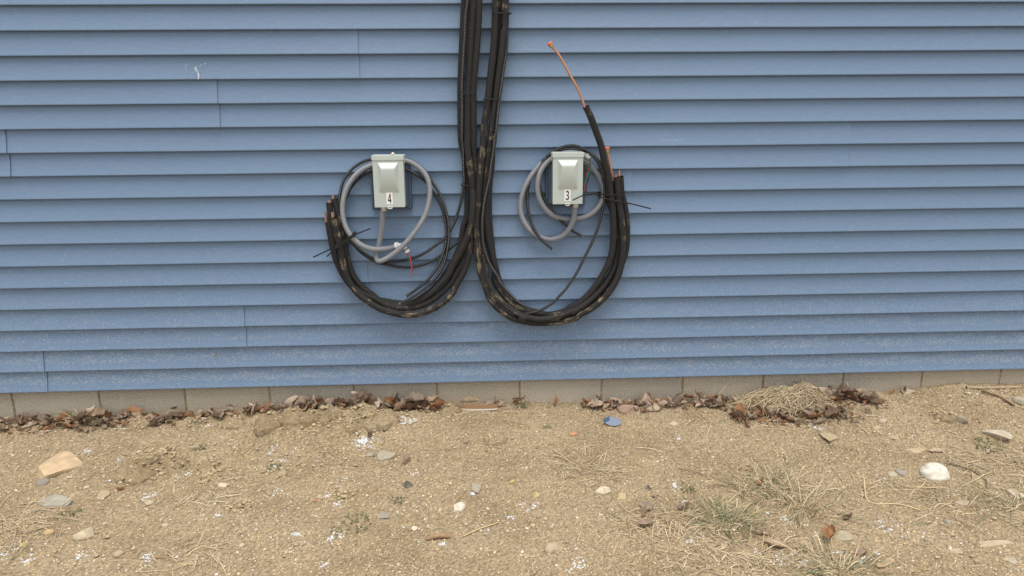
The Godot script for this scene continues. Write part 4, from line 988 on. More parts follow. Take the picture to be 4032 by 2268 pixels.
	insulated_pipe("right_mid", "foam pipe bound with shiny tape at the bottom of the loop under box 3", 0.0145, [[Vector3(0.1145, 1.6265, 0.05), 0.009]], [Vector3(0.5955, 0.9652, 0.018), Vector3(0.592, 0.9947, 0.02), Vector3(0.5829, 1.0357, 0.022), Vector3(0.5741, 1.0706, 0.024), Vector3(0.5692, 1.0949, 0.025)], true)
	insulated_pipe("right_inner", "foam pipe standing tallest, with a long bare copper end and red cap", 0.0150, [[Vector3(0.3025, 0.3545, 0.03), 0.0075]], [Vector3(0.4560, 1.276, 0.110), Vector3(0.4481, 1.2979, 0.112), Vector3(0.4326, 1.3377, 0.115), Vector3(0.4121, 1.3794, 0.12), Vector3(0.3871, 1.4208, 0.124), Vector3(0.3575, 1.4709, 0.128), Vector3(0.3283, 1.5159, 0.132), Vector3(0.3081, 1.5382, 0.135)], true)
	insulated_pipe("right_back", "rearmost foam pipe of the loop under box 3, farthest right", 0.0140, [], [Vector3(0.6225, 0.980, 0.034), Vector3(0.6227, 0.9886, 0.034), Vector3(0.6214, 1.0153, 0.034)])
	print("pipes")
	ribbed_cable("ribbed_left_outer", "black ribbed cable, outer of the two coiled around box 4")
	ribbed_cable("ribbed_left_inner", "black ribbed cable, inner of the two coiled around box 4")
	ribbed_cable("ribbed_right_descending", "black ribbed cable descending with the right pipe bundle")
	ribbed_cable("ribbed_right_front", "black ribbed cable rising from the tape and arching over box 3")
	ribbed_cable("ribbed_right_back", "black ribbed cable behind the coil, ending lowest under box 3")
	print("cables")
	var tw := thing("electrical_tape", "shiny black tape wrapped around two pipes below box 3", "tape", Vector3(0.177, 0.338, 0.055))
	piece("tape_wrap", tube(PackedVector3Array([Vector3(-0.0165, 0.0068, 0), Vector3(-0.016, 0.0066, 0), Vector3(-0.005, 0.0015, 0.0005), Vector3(0.005, -0.0025, 0), Vector3(0.016, -0.0066, 0), Vector3(0.0165, -0.0068, 0)]), 0.0305, 22), M.tape, tw)
	tw.scale = Vector3(1, 1, 0.82)
	zip_tie("zip tie around the left bundle, level with the tall pipe's top", Vector2(-0.0925, 1.356), Vector2(-0.018, 1.3565), 0.079, Vector3(-0.035, 1.357, 0.080), [])
	zip_tie("topmost zip tie around the right bundle, its head at the edge", Vector2(0.058, 1.683), Vector2(0.132, 1.682), 0.068, Vector3(0.137, 1.682, 0.05), [])
	zip_tie("zip tie around the right bundle, level with the tall pipe's top", Vector2(0.016, 1.331), Vector2(0.089, 1.3305), 0.070, Vector3(0.03, 1.331, 0.071), [])
	zip_tie("lowest zip tie on the left bundle, level with box 4", Vector2(-0.090, 0.960), Vector2(-0.028, 0.958), 0.068, Vector3(-0.088, 0.9595, 0.06), [])
	zip_tie("zip tie on the pipe ends left of box 4, long tail pointing down", Vector2(-0.668, 0.688), Vector2(-0.5785, 0.7495), 0.083, Vector3(-0.657, 0.6985, 0.084), [Vector3(-0.655, 0.6995, 0.086), Vector3(-0.700, 0.678, 0.092), Vector3(-0.7584, 0.6515, 0.100)])
	zip_tie("zip tie on the pipe ends left of box 4, tail pointing up", Vector2(-0.664, 0.681), Vector2(-0.5745, 0.7425), 0.0845, Vector3(-0.590, 0.7380, 0.086), [Vector3(-0.640, 0.7065, 0.0875), Vector3(-0.5705, 0.7490, 0.089), Vector3(-0.54, 0.7610, 0.094), Vector3(-0.4962, 0.7775, 0.100)])
	zip_tie("zip tie on the pipe ends left of box 4, short tail", Vector2(-0.666, 0.6845), Vector2(-0.5765, 0.746), 0.0865, Vector3(-0.654, 0.6915, 0.088), [Vector3(-0.652, 0.6935, 0.089), Vector3(-0.6979, 0.654, 0.100)])
	zip_tie("zip tie right of box 3 whose tail curls across the box", Vector2(0.530, 0.912), Vector2(0.643, 0.9075), 0.069, Vector3(0.548, 0.911, 0.071), [Vector3(0.560, 0.9115, 0.0715), Vector3(0.5378, 0.9124, 0.076), Vector3(0.4996, 0.9171, 0.1), Vector3(0.4554, 0.9172, 0.128), Vector3(0.4248, 0.9086, 0.142), Vector3(0.3979, 0.8971, 0.15)])
	zip_tie("zip tie right of box 3 with a straight tail past the pipes", Vector2(0.532, 0.900), Vector2(0.647, 0.872), 0.0705, Vector3(0.604, 0.8815, 0.0735), [Vector3(0.604, 0.8812, 0.0755), Vector3(0.6788, 0.8675, 0.085), Vector3(0.7572, 0.848, 0.1)])
	# a fleck of dried mud stuck to the siding
	var fl := piece("mud_fleck", rock_mesh(77, "a", 6, 4, Color(0.42, 0.30, 0.17)), M.stone, null, Vector3(-1.278, 0.168, 0.0015))
	fl.scale = Vector3(0.016, 0.011, 0.006)
	tag(fl, "small tan fleck of dried mud stuck low on the blue siding", "mud")
	build_marks()

# the whitish caulk smear on the siding, upper left
func build_marks() -> void:
	var v := PackedVector3Array()
	var n := PackedVector3Array()
	var idx := PackedInt32Array()
	for i in 90:
		var t := rng.randf()
		var c: Vector2
		var s := rng.randf_range(0.0006, 0.0022)
		if i < 55: c = Vector2(-1.217 + 0.006 * sin(t * 5.0) + rng.randfn(0, 0.003), lerpf(1.424, 1.475, t))
		elif i < 75: c = Vector2(lerpf(-1.225, -1.165, t), lerpf(1.468, 1.498, t) + rng.randfn(0, 0.002)); 
		else: c = Vector2(-1.262 + rng.randfn(0, 0.003), lerpf(1.452, 1.487, t))
		if i >= 55: s *= 0.6
		var row := floorf(c.y / COURSE)
		var yy := c.y / COURSE - row
		var z := -0.015 * pow(yy, 1.25) + 0.0022
		var b := v.size()
		for k in 5:
			var a := TAU * k / 5.0 + rng.randf()
			v.append(Vector3(c.x + cos(a) * s, c.y + sin(a) * s * 1.5, z)); n.append(Vector3(0, -0.1, 1).normalized())
		v.append(Vector3(c.x, c.y, z + s * 0.5)); n.append(Vector3(0, 0, 1))
		for k in 5: idx.append_array([b + 5, b + (k + 1) % 5, b + k])
	var o := piece("caulk_smear", mesh_of(v, n, idx), M.white_plastic)
	tag(o, "whitish smear of dried caulk on the siding, upper left", "smear", "", "stuff")

# ------------------------------------------------------------------ things on the ground
func rock_mesh(s: int, kind: String, radial := 16, rings := 10, c := Color(1, 1, 1)) -> ArrayMesh:
	# unit rock: about one wide, high and deep, resting on y = 0 with a sunk foot
	var sp := SphereMesh.new()
	sp.radius = 0.5
	sp.height = 1.0
	sp.radial_segments = radial
	sp.rings = rings
	var a := sp.get_mesh_arrays()
	var v: PackedVector3Array = a[Mesh.ARRAY_VERTEX]
	var r := RandomNumberGenerator.new()
	r.seed = s * 7919 + 13
	var planes := []
	var cuts := 7 if kind == "a" else (7 if kind == "s" else 4)
	for i in cuts:
		var d := Vector3(r.randfn(), r.randfn() * (0.25 if kind == "s" else 0.8), r.randfn()).normalized()
		planes.append([d, r.randf_range(0.20, 0.36) if kind != "r" else r.randf_range(0.3, 0.44)])
	if kind == "s": planes.append([Vector3(r.randf_range(-0.12, 0.12), 1, r.randf_range(-0.1, 0.15)).normalized(), 0.30])
	if kind == "c": planes.append([Vector3(0.1, 1, 0.1).normalized(), 0.36])
	var col := PackedColorArray()
	for i in v.size():
		var p := v[i]
		for q in planes:
			var over: float = p.dot(q[0]) - float(q[1])
			if over > 0.0: p -= Vector3(q[0]) * over * 0.95
		var amp := 0.30 if kind == "c" else 0.05
		var k := n2.get_noise_3d(p.x * 3.2 + s * 5.0, p.y * 3.2, p.z * 3.2)
		p *= 1.0 + amp * k
		if kind == "c":
			p *= 1.0 + 0.17 * n3.get_noise_3d(p.x * 9.0 + s, p.y * 9.0, p.z * 9.0) + 0.10 * n3.get_noise_3d(p.x * 22.0 + s, p.y * 22.0, p.z * 22.0)
		v[i] = p
		var cc := c * (1.0 + 0.22 * n3.get_noise_3d(p.x * 6.0, p.y * 6.0 + s, p.z * 6.0))
		if c.r < 0.99:
			cc = cc.lerp(Color(0.47, 0.378, 0.245), sm(0.0, 0.55, n2.get_noise_3d(p.x * 4.0 + s, p.y * 4.0 + 9.0, p.z * 4.0)) * 0.6)
		cc.a = 1.0
		col.append(cc)
	a[Mesh.ARRAY_VERTEX] = v
	a[Mesh.ARRAY_COLOR] = col
	var m := ArrayMesh.new()
	m.add_surface_from_arrays(Mesh.PRIMITIVE_TRIANGLES, a)
	var st := SurfaceTool.new()
	st.create_from(m, 0)
	if kind == "a" or kind == "s": st.deindex()
	st.generate_normals()
	return st.commit()

# a rough lump of soil: a dome with a broken outline, its foot sunk in the ground
func clod_mesh(s: int, cx: float, cz: float, rx: float, h: float, rz: float) -> ArrayMesh:
	var v := PackedVector3Array()
	var col := PackedColorArray()
	var idx := PackedInt32Array()
	var seg := 56
	var rings := 22
	for i in rings + 1:
		var q := i / float(rings)
		for j in seg:
			var a := TAU * j / seg
			var out := 1.0 + 0.30 * n2.get_noise_2d(cos(a) * 1.4 + s * 7.0, sin(a) * 1.4) + 0.10 * n3.get_noise_2d(cos(a) * 5.0 + s * 3.0, sin(a) * 5.0)
			var x := cos(a) * rx * q * out
			var z := sin(a) * rz * q * out
			var y := h * 0.85 * (1.0 - pow(q, 2.2))
			y *= 0.85 + 0.5 * n2.get_noise_2d((cx + x) * 18.0 + s, (cz + z) * 18.0)
			y += 0.016 * maxf(0.0, -cell.get_noise_2d((cx + x) * 34.0 + s, (cz + z) * 34.0) - 0.3) * (1.0 - pow(q, 3.0))
			y += 0.007 * maxf(0.0, -cell.get_noise_2d((cx + x) * 85.0 + s, (cz + z) * 85.0) - 0.3) * (1.0 - pow(q, 4.0))
			y += 0.003 * n3.get_noise_2d((cx + x) * 110.0, (cz + z) * 110.0 + s)
			if i == rings: y = -0.02
			v.append(Vector3(x, y, z))
			col.append(soil_color(cx + x, cz + z, 0.96 + 0.3 * n3.get_noise_2d(x * 95.0 + s, z * 95.0)))
	for i in rings:
		for j in seg:
			var a := i * seg + j
			var b := i * seg + (j + 1) % seg
			idx.append_array([a, b, a + seg, b, b + seg, a + seg])
	var n := PackedVector3Array()
	n.resize(v.size())
	for i in range(0, idx.size(), 3):
		var f := (v[idx[i + 2]] - v[idx[i]]).cross(v[idx[i + 1]] - v[idx[i]])
		for k in 3: n[idx[i + k]] += f
	for i in n.size():
		n[i] = Vector3.UP if n[i].length() < 1e-12 or i < seg else n[i].normalized()
	return mesh_of(v, n, idx, col)

func build_stones() -> void:
	var i := 0
	for s in STONES:
		i += 1
		var o := piece("stone", rock_mesh(i, s[5], 22, 14, s[6] * 1.1), M.stone)
		o.scale = Vector3(s[2] * 1.25, s[3] * 1.7, s[4] * 1.2) if s[5] != "r" else Vector3(s[2] * 1.1, s[3] * 1.7, s[4] * 1.05)
		o.position = on_ground(s[0], s[1], s[3] * (0.12 if s[5] != "s" else 0.0))
		o.rotation = Vector3(rng.randf_range(-0.08, 0.14), 0 if s[5] == "s" else rng.randf_range(-0.5, 0.5), rng.randf_range(-0.1, 0.1))
		tag(o, s[7], "stone", "stones lying on the dirt")
	i = 100
	for s in CLODS:
		i += 1
		var o := piece("dirt_clod", clod_mesh(i, s[0], maxf(s[1], 0.05), s[2] * 0.52, minf(s[3] * 0.75, 0.038), s[4] * 0.55), M.soil, null, on_ground(s[0], maxf(s[1], 0.05), -0.003))
		tag(o, s[5], "clod", "crumbly dirt clods")

func scatter(called: String, label: String, category: String, m: Mesh, material: Material, count: int, where: Callable, tone: Callable) -> void:
	var mm := MultiMesh.new()
	mm.transform_format = MultiMesh.TRANSFORM_3D
	mm.use_colors = true
	mm.mesh = m
	mm.instance_count = count
	for i in count:
		mm.set_instance_transform(i, where.call(i))
		mm.set_instance_color(i, tone.call(i))
	var o := MultiMeshInstance3D.new()
	o.multimesh = mm
	o.material_override = material
	o.name = called
	add_child(o)
	tag(o, label, category, "", "stuff")

func build_gravel() -> void:
	var peb := mat(Color(1, 1, 1), 0.9, 0.0, true)
	var place := func(_i: int) -> Transform3D:
		var z := pow(rng.randf(), 0.8) * 1.46 - 0.005
		var x := rng.randf_range(-2.85, 3.05)
		for tries in 3:
			if n1.get_noise_2d(x * 2.5 + 20.0, z * 2.5) + 0.35 + (0.3 if x > 1.6 else 0.0) > rng.randf(): break
			x = rng.randf_range(-2.85, 3.05)
		var s := 0.0028 + 0.0085 * pow(rng.randf(), 4.0)
		var b := Basis.from_euler(Vector3(rng.randf() * 0.6, rng.randf() * TAU, rng.randf() * 0.6)).scaled(Vector3(s * rng.randf_range(0.9, 1.5), s * rng.randf_range(0.6, 0.9), s))
		return Transform3D(b, on_ground(x, z, s * 0.02))
	var tones := [Color(0.46, 0.37, 0.25), Color(0.55, 0.47, 0.34), Color(0.36, 0.29, 0.20), Color(0.62, 0.56, 0.45), Color(0.30, 0.27, 0.23), Color(0.42, 0.30, 0.17), Color(0.68, 0.64, 0.56), Color(0.40, 0.32, 0.21)]
	var tint := func(_i: int) -> Color:
		return tones[rng.randi() % 8] * rng.randf_range(0.85, 1.15)
	scatter("gravel", "small tan and grey pebbles strewn over the dirt", "gravel", rock_mesh(301, "r", 8, 5), peb, 7000, place, tint)
	scatter("pebbles", "angular small pebbles strewn over the dirt", "gravel", rock_mesh(302, "a", 7, 4), peb, 9000, place, tint)
	var crumb := func(_i: int) -> Transform3D:
		var x := 0.0
		var z := 0.0
		var up := 0.0
		for tries in 14:
			x = rng.randf_range(-2.6, 3.0)
			z = rng.randf_range(0.0, 1.4)
			if crumble(x, z) + 0.06 > rng.randf(): break
		if rng.randf() < 0.4:
			var cl: Array = CLODS[rng.randi() % CLODS.size()]
			x = cl[0] + rng.randfn(0, 0.38) * float(cl[2])
			z = maxf(maxf(cl[1], 0.05) + rng.randfn(0, 0.38) * float(cl[4]), 0.005)
			var dq := Vector2((x - cl[0]) / (float(cl[2]) * 0.52), (z - maxf(cl[1], 0.05)) / (float(cl[4]) * 0.55)).length()
			up = minf(float(cl[3]) * 0.75, 0.038) * 0.75 * maxf(0.0, 1.0 - pow(dq, 2.2))
		var s := 0.004 + 0.016 * pow(rng.randf(), 3.2)
		var b := Basis.from_euler(Vector3(rng.randf(), rng.randf() * TAU, rng.randf())).scaled(Vector3(s, s * 0.8, s) * 1.1)
		return Transform3D(b, on_ground(x, z, s * 0.12 + up))
	var earth := func(_i: int) -> Color:
		return Color(0.47, 0.38, 0.235) * rng.randf_range(0.72, 1.12)
	scatter("soil_crumbs", "loose crumbs of tan soil", "soil", rock_mesh(303, "a", 8, 6), peb, 7000, crumb, earth)
	var sand := func(_i: int) -> Color:
		return Color(0.54, 0.44, 0.295) * (rng.randf_range(0.5, 1.0) if rng.randf() < 0.6 else rng.randf_range(1.0, 1.45))
	var grit := func(_i: int) -> Transform3D:
		var x := rng.randf_range(-2.6, 3.0)
		var z := rng.randf_range(0.0, 1.42)
		var s := 0.0028 + 0.0055 * pow(rng.randf(), 2.0)
		var b := Basis.from_euler(Vector3(rng.randf(), rng.randf() * TAU, rng.randf())).scaled(Vector3(s, s * 0.8, s) * 1.1)
		return Transform3D(b, on_ground(x, z, s * 0.1))
	scatter("soil_grit", "fine tan grit covering the dirt", "soil", rock_mesh(304, "a", 6, 4), peb, 60000, grit, sand)

func build_snow() -> void:
	var names := {0.0: ""}
	var flake := rock_mesh(401, "c", 6, 4)
	var small := SurfaceTool.new()
	small.begin(Mesh.PRIMITIVE_TRIANGLES)
	var big := {"19": "brightest snow patch, below the bank of leaves and clods", "20": "white snow streak beside the leaf pile at the bank's end", "4": "snow patch at the left edge of the dirt", "27": "snow specks around a straw near the bottom centre", "55": "snow patch on the open dirt right of the brown leaf", "56": "snow under the dry grass near the bottom right", "2": "snow patch left of the tan rounded stone"}
	for i in SNOW.size():
		var s: Array = SNOW[i]
		var st := SurfaceTool.new()
		if big.has(str(i)): st.begin(Mesh.PRIMITIVE_TRIANGLES)
		else: st = small
		var area: float = float(s[2]) * float(s[3])
		var count := clampi(int(area * 30000.0), 8, 220)
		if i == 19 or i == 20: count = int(count * 1.5)
		for k in count:
			var q := Vector2(rng.randfn(0, 0.24), rng.randfn(0, 0.24))
			var x: float = s[0] + q.x * s[2]
			var z: float = s[1] + q.y * s[3]
			if n2.get_noise_2d(x * 24.0, z * 34.0 + i) < (0.20 if i != 19 and i != 20 else -0.05) and k > 1: continue
			var r := rng.randf_range(0.0035, 0.0075) * (1.25 if i == 19 or i == 20 else 1.0)
			var b := Basis.from_euler(Vector3(rng.randf() * 0.5, rng.randf() * TAU, rng.randf() * 0.5)).scaled(Vector3(r * 1.5, r * 0.55, r * 1.2))
			st.append_from(flake, 0, Transform3D(b, on_ground(x, maxf(z, 0.0), r * 0.12)))
		if big.has(str(i)):
			var o := piece("snow_patch", st.commit(), M.snow)
			tag(o, big[str(i)], "snow", "snow patches", "stuff")
	var rest := piece("snow", small.commit(), M.snow)
	tag(rest, "thin traces of white snow sprinkled over the dirt", "snow", "", "stuff")

# --- blades
var bv: PackedVector3Array
var bn: PackedVector3Array
var bc: PackedColorArray
var bi: PackedInt32Array
func blades_begin() -> void:
	bv = PackedVector3Array(); bn = PackedVector3Array(); bc = PackedColorArray(); bi = PackedInt32Array()
func blade(pts: PackedVector3Array, w: float, c: Color) -> void:
	var s := bv.size()
	var m := pts.size()
	for i in m:
		var t := (pts[mini(i + 1, m - 1)] - pts[maxi(i - 1, 0)]).normalized()
		var side := t.cross(Vector3(0.15, 1, 0.3)).normalized()
		var f := 1.0 - pow(absf(2.0 * i / float(m - 1) - 0.85), 3.0) * 0.6
		var up := side.cross(t).normalized()
		var ww := w * maxf(f, 0.15) / 2
		bv.append(pts[i] + side * ww); bn.append((up + side * 0.3).normalized())
		bv.append(pts[i] + up * w * 0.22); bn.append(up)
		bv.append(pts[i] - side * ww); bn.append((up - side * 0.3).normalized())
		for k in 3: bc.append(c)
	for i in m - 1:
		var a := s + i * 3
		bi.append_array([a, a + 1, a + 3, a + 1, a + 4, a + 3, a + 1, a + 2, a + 4, a + 2, a + 5, a + 4])
func straw_tone() -> Color:
	var t: Color = [Color(0.50, 0.40, 0.25), Color(0.42, 0.32, 0.19), Color(0.58, 0.48, 0.32), Color(0.34, 0.25, 0.15), Color(0.46, 0.38, 0.26)][rng.randi() % 5]
	return t * rng.randf_range(0.62, 1.15)
func green_tone() -> Color:
	return Color(0.10, 0.125, 0.055).lerp(Color(0.26, 0.235, 0.13), rng.randf()) * rng.randf_range(0.8, 1.2)
func lying(x: float, z: float, ang: float, len: float, w: float, c: Color, lift: float) -> void:
	var p := PackedVector3Array()
	var bend := rng.randfn(0, 1.1 if rng.randf() < 0.25 else 0.3)
	var a := ang
	var q := Vector2(x, z)
	var arch := rng.randf_range(0.1, 1.0) * lift
	for i in 6:
		var t := i / 5.0
		p.append(Vector3(q.x, ground_y(q.x, maxf(q.y, 0.0)) + 0.0015 + lift * 0.25 + arch * sin(t * PI), maxf(q.y, 0.004)))
		q += Vector2(cos(a), sin(a)) * len / 5.0
		a += bend / 5.0
	blade(p, w, c)

func grass_clump(called: String, label: String, x: float, z: float, rx: float, rz: float, count: int, len: float, green: float, up: float, group: String, swirl := 0.0) -> void:
	blades_begin()
	for i in count:
		var q := Vector2(rng.randfn(0, 0.42), rng.randfn(0, 0.42)).limit_length(0.85)
		var px := x + q.x * rx
		var pz := maxf(z + q.y * rz, 0.01)
		var c := green_tone() if rng.randf() < green else straw_tone()
		var l := len * rng.randf_range(0.5, 1.3)
		var ang := rng.randf() * TAU
		if swirl > 0.0: ang = q.angle() + PI / 2 * swirl + rng.randfn(0, 0.35)
		if rng.randf() < up:
			# upright tuft blade that falls over outwards
			var d := Vector2(q.x * rx, q.y * rz) * 2.0 + Vector2(rng.randfn(0, 0.03), rng.randfn(0, 0.03))
			d = d.normalized()
			var p := PackedVector3Array()
			var base := on_ground(px, pz)
			var lean := rng.randf_range(0.5, 1.1)
			for k in 6:
				var t := k / 5.0
				var hgt := l * 0.55 * sin(minf(t * 1.9, 2.3)) * (1.2 - 0.6 * lean)
				var pt := base + Vector3(d.x * l * t * lean, maxf(hgt, 0.0), d.y * l * t * lean)
				pt.y = maxf(pt.y, ground_y(pt.x, maxf(pt.z, 0.0)) + 0.002)
				pt.z = maxf(pt.z, 0.003)
				p.append(pt)
			blade(p, rng.randf_range(0.0020, 0.0036), c)
		else:
			lying(px, pz, ang, l * rng.randf_range(0.5, 1.15), rng.randf_range(0.0016, 0.0036), c, rng.randf_range(0.001, 0.010))
	var o := piece(called, mesh_of(bv, bn, bi, bc), M.straw)
	tag(o, label, "grass", group, "stuff" if called == "straw_mat" else "")

func heap_h(x: float, z: float) -> float:
	var h := 0.085 * exp(-pow((x - 1.44) / 0.13, 2) - pow((z - 0.07) / 0.08, 2))
	h = maxf(h, 0.10 * exp(-pow((x - 1.55) / 0.085, 2) - pow((z - 0.05) / 0.075, 2)))
	h = maxf(h, 0.06 * exp(-pow((x - 1.33) / 0.10, 2) - pow((z - 0.08) / 0.07, 2)))
	return h * (1.0 + 0.35 * n1.get_noise_2d(x * 14.0, z * 14.0))

func build_grass() -> void:
	var g := "dead grass clumps on the dirt"
	# the straw heap against the wall
	blades_begin()
	for i in 900:
		var q := Vector2(rng.randfn(0, 0.40), rng.randfn(0, 0.40))
		var x := 1.47 + q.x * 0.25
		var z := 0.085 + q.y * 0.085
		if z < 0.01: z = 0.01 + rng.randf() * 0.03
		var hh := heap_h(x, z) * rng.randf_range(0.55, 1.12)
		var a := rng.randf() * TAU
		var l := rng.randf_range(0.05, 0.17)
		var p := PackedVector3Array()
		var pos := Vector2(x, z)
		var bend := rng.randfn(0, 1.6)
		var arch := rng.randf_range(-0.004, 0.022)
		for k in 6:
			var hk := heap_h(pos.x, pos.y)
			var zz := clampf(pos.y, 0.006, 1.0)
			p.append(Vector3(pos.x, ground_y(pos.x, zz) + 0.003 + minf(hk, hh + 0.02) * 0.45 + hh * 0.5 + arch * sin(k / 5.0 * PI), zz))
			pos += Vector2(cos(a), sin(a) * 0.7) * l / 5.0
			a += bend / 5.0
		blade(p, rng.randf_range(0.0018, 0.0038), straw_tone())
	for i in 16:
		var b := on_ground(rng.randf_range(1.05, 1.62), rng.randf_range(0.01, 0.05))
		var d := Vector3(rng.randfn(0, 0.35), 1, rng.randf_range(-0.1, 0.1)).normalized()
		var l := rng.randf_range(0.08, 0.17)
		var p := PackedVector3Array()
		for k in 6:
			var t := k / 5.0
			p.append(b + d * l * t + Vector3(d.x * t * t * 0.05, -0.01 * t * t, 0.0))
		blade(p, 0.0024, straw_tone())
	var heap := piece("straw_heap", mesh_of(bv, bn, bi, bc), M.straw)
	tag(heap, "rounded heap of dead straw against the concrete foundation", "straw")
	grass_clump("straw_nest", "nest of pale straw alone in the open dirt", 0.445, 0.60, 0.18, 0.15, 110, 0.10, 0.0, 0.12, g)
	grass_clump("grass_tuft", "mixed green and straw tuft above the wide grass mat", 1.03, 0.71, 0.16, 0.12, 150, 0.09, 0.30, 0.3, g)
	grass_clump("grass_tuft", "middle tuft of the slanting grass band", 1.14, 0.78, 0.18, 0.12, 190, 0.10, 0.25, 0.4, g)
	grass_clump("grass_tuft", "lower drooping tuft of the slanting grass band", 1.20, 0.89, 0.13, 0.17, 150, 0.13, 0.2, 0.5, g)
	grass_clump("grass_tuft", "greenest grass tuft with arching blades", 0.88, 0.985, 0.13, 0.12, 190, 0.075, 0.75, 0.75, g)
	grass_clump("straw_mat", "flat mat of straw left of the greenest tuft", 0.66, 0.99, 0.26, 0.12, 210, 0.11, 0.03, 0.05, g)
	grass_clump("straw_mat", "straw and leaf litter above the flat mat", 0.80, 0.92, 0.2, 0.13, 120, 0.08, 0.05, 0.1, g)
	grass_clump("straw_mat", "wide thin straw litter along the bottom right edge", 0.88, 1.19, 0.34, 0.16, 260, 0.08, 0.04, 0.06, g)
	grass_clump("straw_mat", "curled straw bits left of the bark chips", 0.73, 1.22, 0.16, 0.12, 80, 0.07, 0.0, 0.15, g)
	grass_clump("grass_tuft", "green and yellow tuft cut by the bottom edge", 1.14, 1.28, 0.17, 0.13, 240, 0.08, 0.5, 0.6, g)
	grass_clump("grass_tuft", "grass tuft at the right edge, green at its heart", 2.00, 0.94, 0.22, 0.15, 170, 0.11, 0.4, 0.4, g)
	grass_clump("straw_mat", "long matted straw below the small green weed", 2.16, 0.63, 0.3, 0.12, 170, 0.14, 0.02, 0.05, g)
	grass_clump("straw_mat", "matted straw running off the right edge", 2.38, 0.72, 0.3, 0.12, 150, 0.15, 0.02, 0.05, g)
	grass_clump("straw_mat", "small straw scatter right of the bent stalk", 1.74, 0.955, 0.2, 0.12, 60, 0.10, 0.02, 0.05, g)
	grass_clump("straw_mat", "dark thin straw trail below the white stone", 1.72, 0.80, 0.42, 0.1, 60, 0.16, 0.05, 0.0, g)
	grass_clump("straw_mat", "dry grass bunch at the left edge", -1.75, 0.88, 0.24, 0.19, 130, 0.15, 0.02, 0.12, g)
	grass_clump("straw_mat", "swirl of pale dead grass near the bottom left", -1.02, 1.09, 0.13, 0.10, 70, 0.13, 0.0, 0.1, g, 1.0)
	grass_clump("straw_mat", "loose straw below the crumbly clods", -1.11, 0.69, 0.2, 0.12, 70, 0.10, 0.0, 0.05, g)
	grass_clump("straw_mat", "few straws above the straw nest", 0.30, 0.43, 0.17, 0.08, 34, 0.11, 0.0, 0.0, g)
	grass_clump("straw_mat", "thin straw fringe at the foot of the straw heap", 1.45, 0.21, 0.5, 0.10, 190, 0.12, 0.02, 0.0, g)
	grass_clump("straw_mat", "thin straw in front of the cardboard strip", -0.02, 0.085, 0.35, 0.07, 40, 0.16, 0.0, 0.0, g)
	grass_clump("grass_tuft", "small green tuft among the leaves at far left", -1.91, 0.05, 0.08, 0.05, 46, 0.12, 0.75, 0.8, g)
	grass_clump("straw_mat", "long thin straws lying by the leaves at far left", -2.2, 0.12, 0.25, 0.07, 26, 0.2, 0.0, 0.0, g)
	grass_clump("grass_tuft", "single green shoot in the open dirt below the cardboard strip", 0.28, 0.23, 0.02, 0.02, 9, 0.045, 1.0, 0.8, g)
	# loose bits over all
	blades_begin()
	for i in 620:
		var x := rng.randf_range(-2.4, 2.9)
		var z := rng.randf_range(0.02, 1.4)
		lying(x, z, rng.randf() * TAU, rng.randf_range(0.015, 0.085), rng.randf_range(0.0013, 0.0028), straw_tone() * rng.randf_range(0.55, 1.0), 0.003)
	var o := piece("straw_litter", mesh_of(bv, bn, bi, bc), M.straw)
	tag(o, "loose bits of straw strewn over the dirt", "straw", "", "stuff")

func weed(label: String, x: float, z: float, r: float, count: int) -> void:
	blades_begin()
	for i in count:
		var a := rng.randf() * TAU
		var d := sqrt(rng.randf()) * r
		var b := on_ground(x + cos(a) * d, z + sin(a) * d, rng.randf_range(0.002, 0.008))
		var e := Vector3(cos(a + rng.randfn(0, 0.8)), 0.25, sin(a + rng.randfn(0, 0.8))).normalized()
		var l := rng.randf_range(0.005, 0.011)
		blade(PackedVector3Array([b, b + e * l * 0.3, b + e * l * 0.7, b + e * l]), l * 0.7, Color(0.055, 0.08, 0.035).lerp(Color(0.17, 0.17, 0.075), rng.randf()))
	var o := piece("green_weed", mesh_of(bv, bn, bi, bc), M.straw)
	tag(o, label, "weed", "small green weeds")

func bar(called: String, label: String, category: String, pts: Array, r: float, c: Color) -> void:
	var l := []
	for p in pts: l.append(on_ground(p.x, p.y, r * 0.8 + p.z))
	var o := piece(called, tube(curve_points(l, 0.012), r, 7, {"grain": 0.3, "color": c}), M.foam)
	tag(o, label, category, "sticks and stalks")

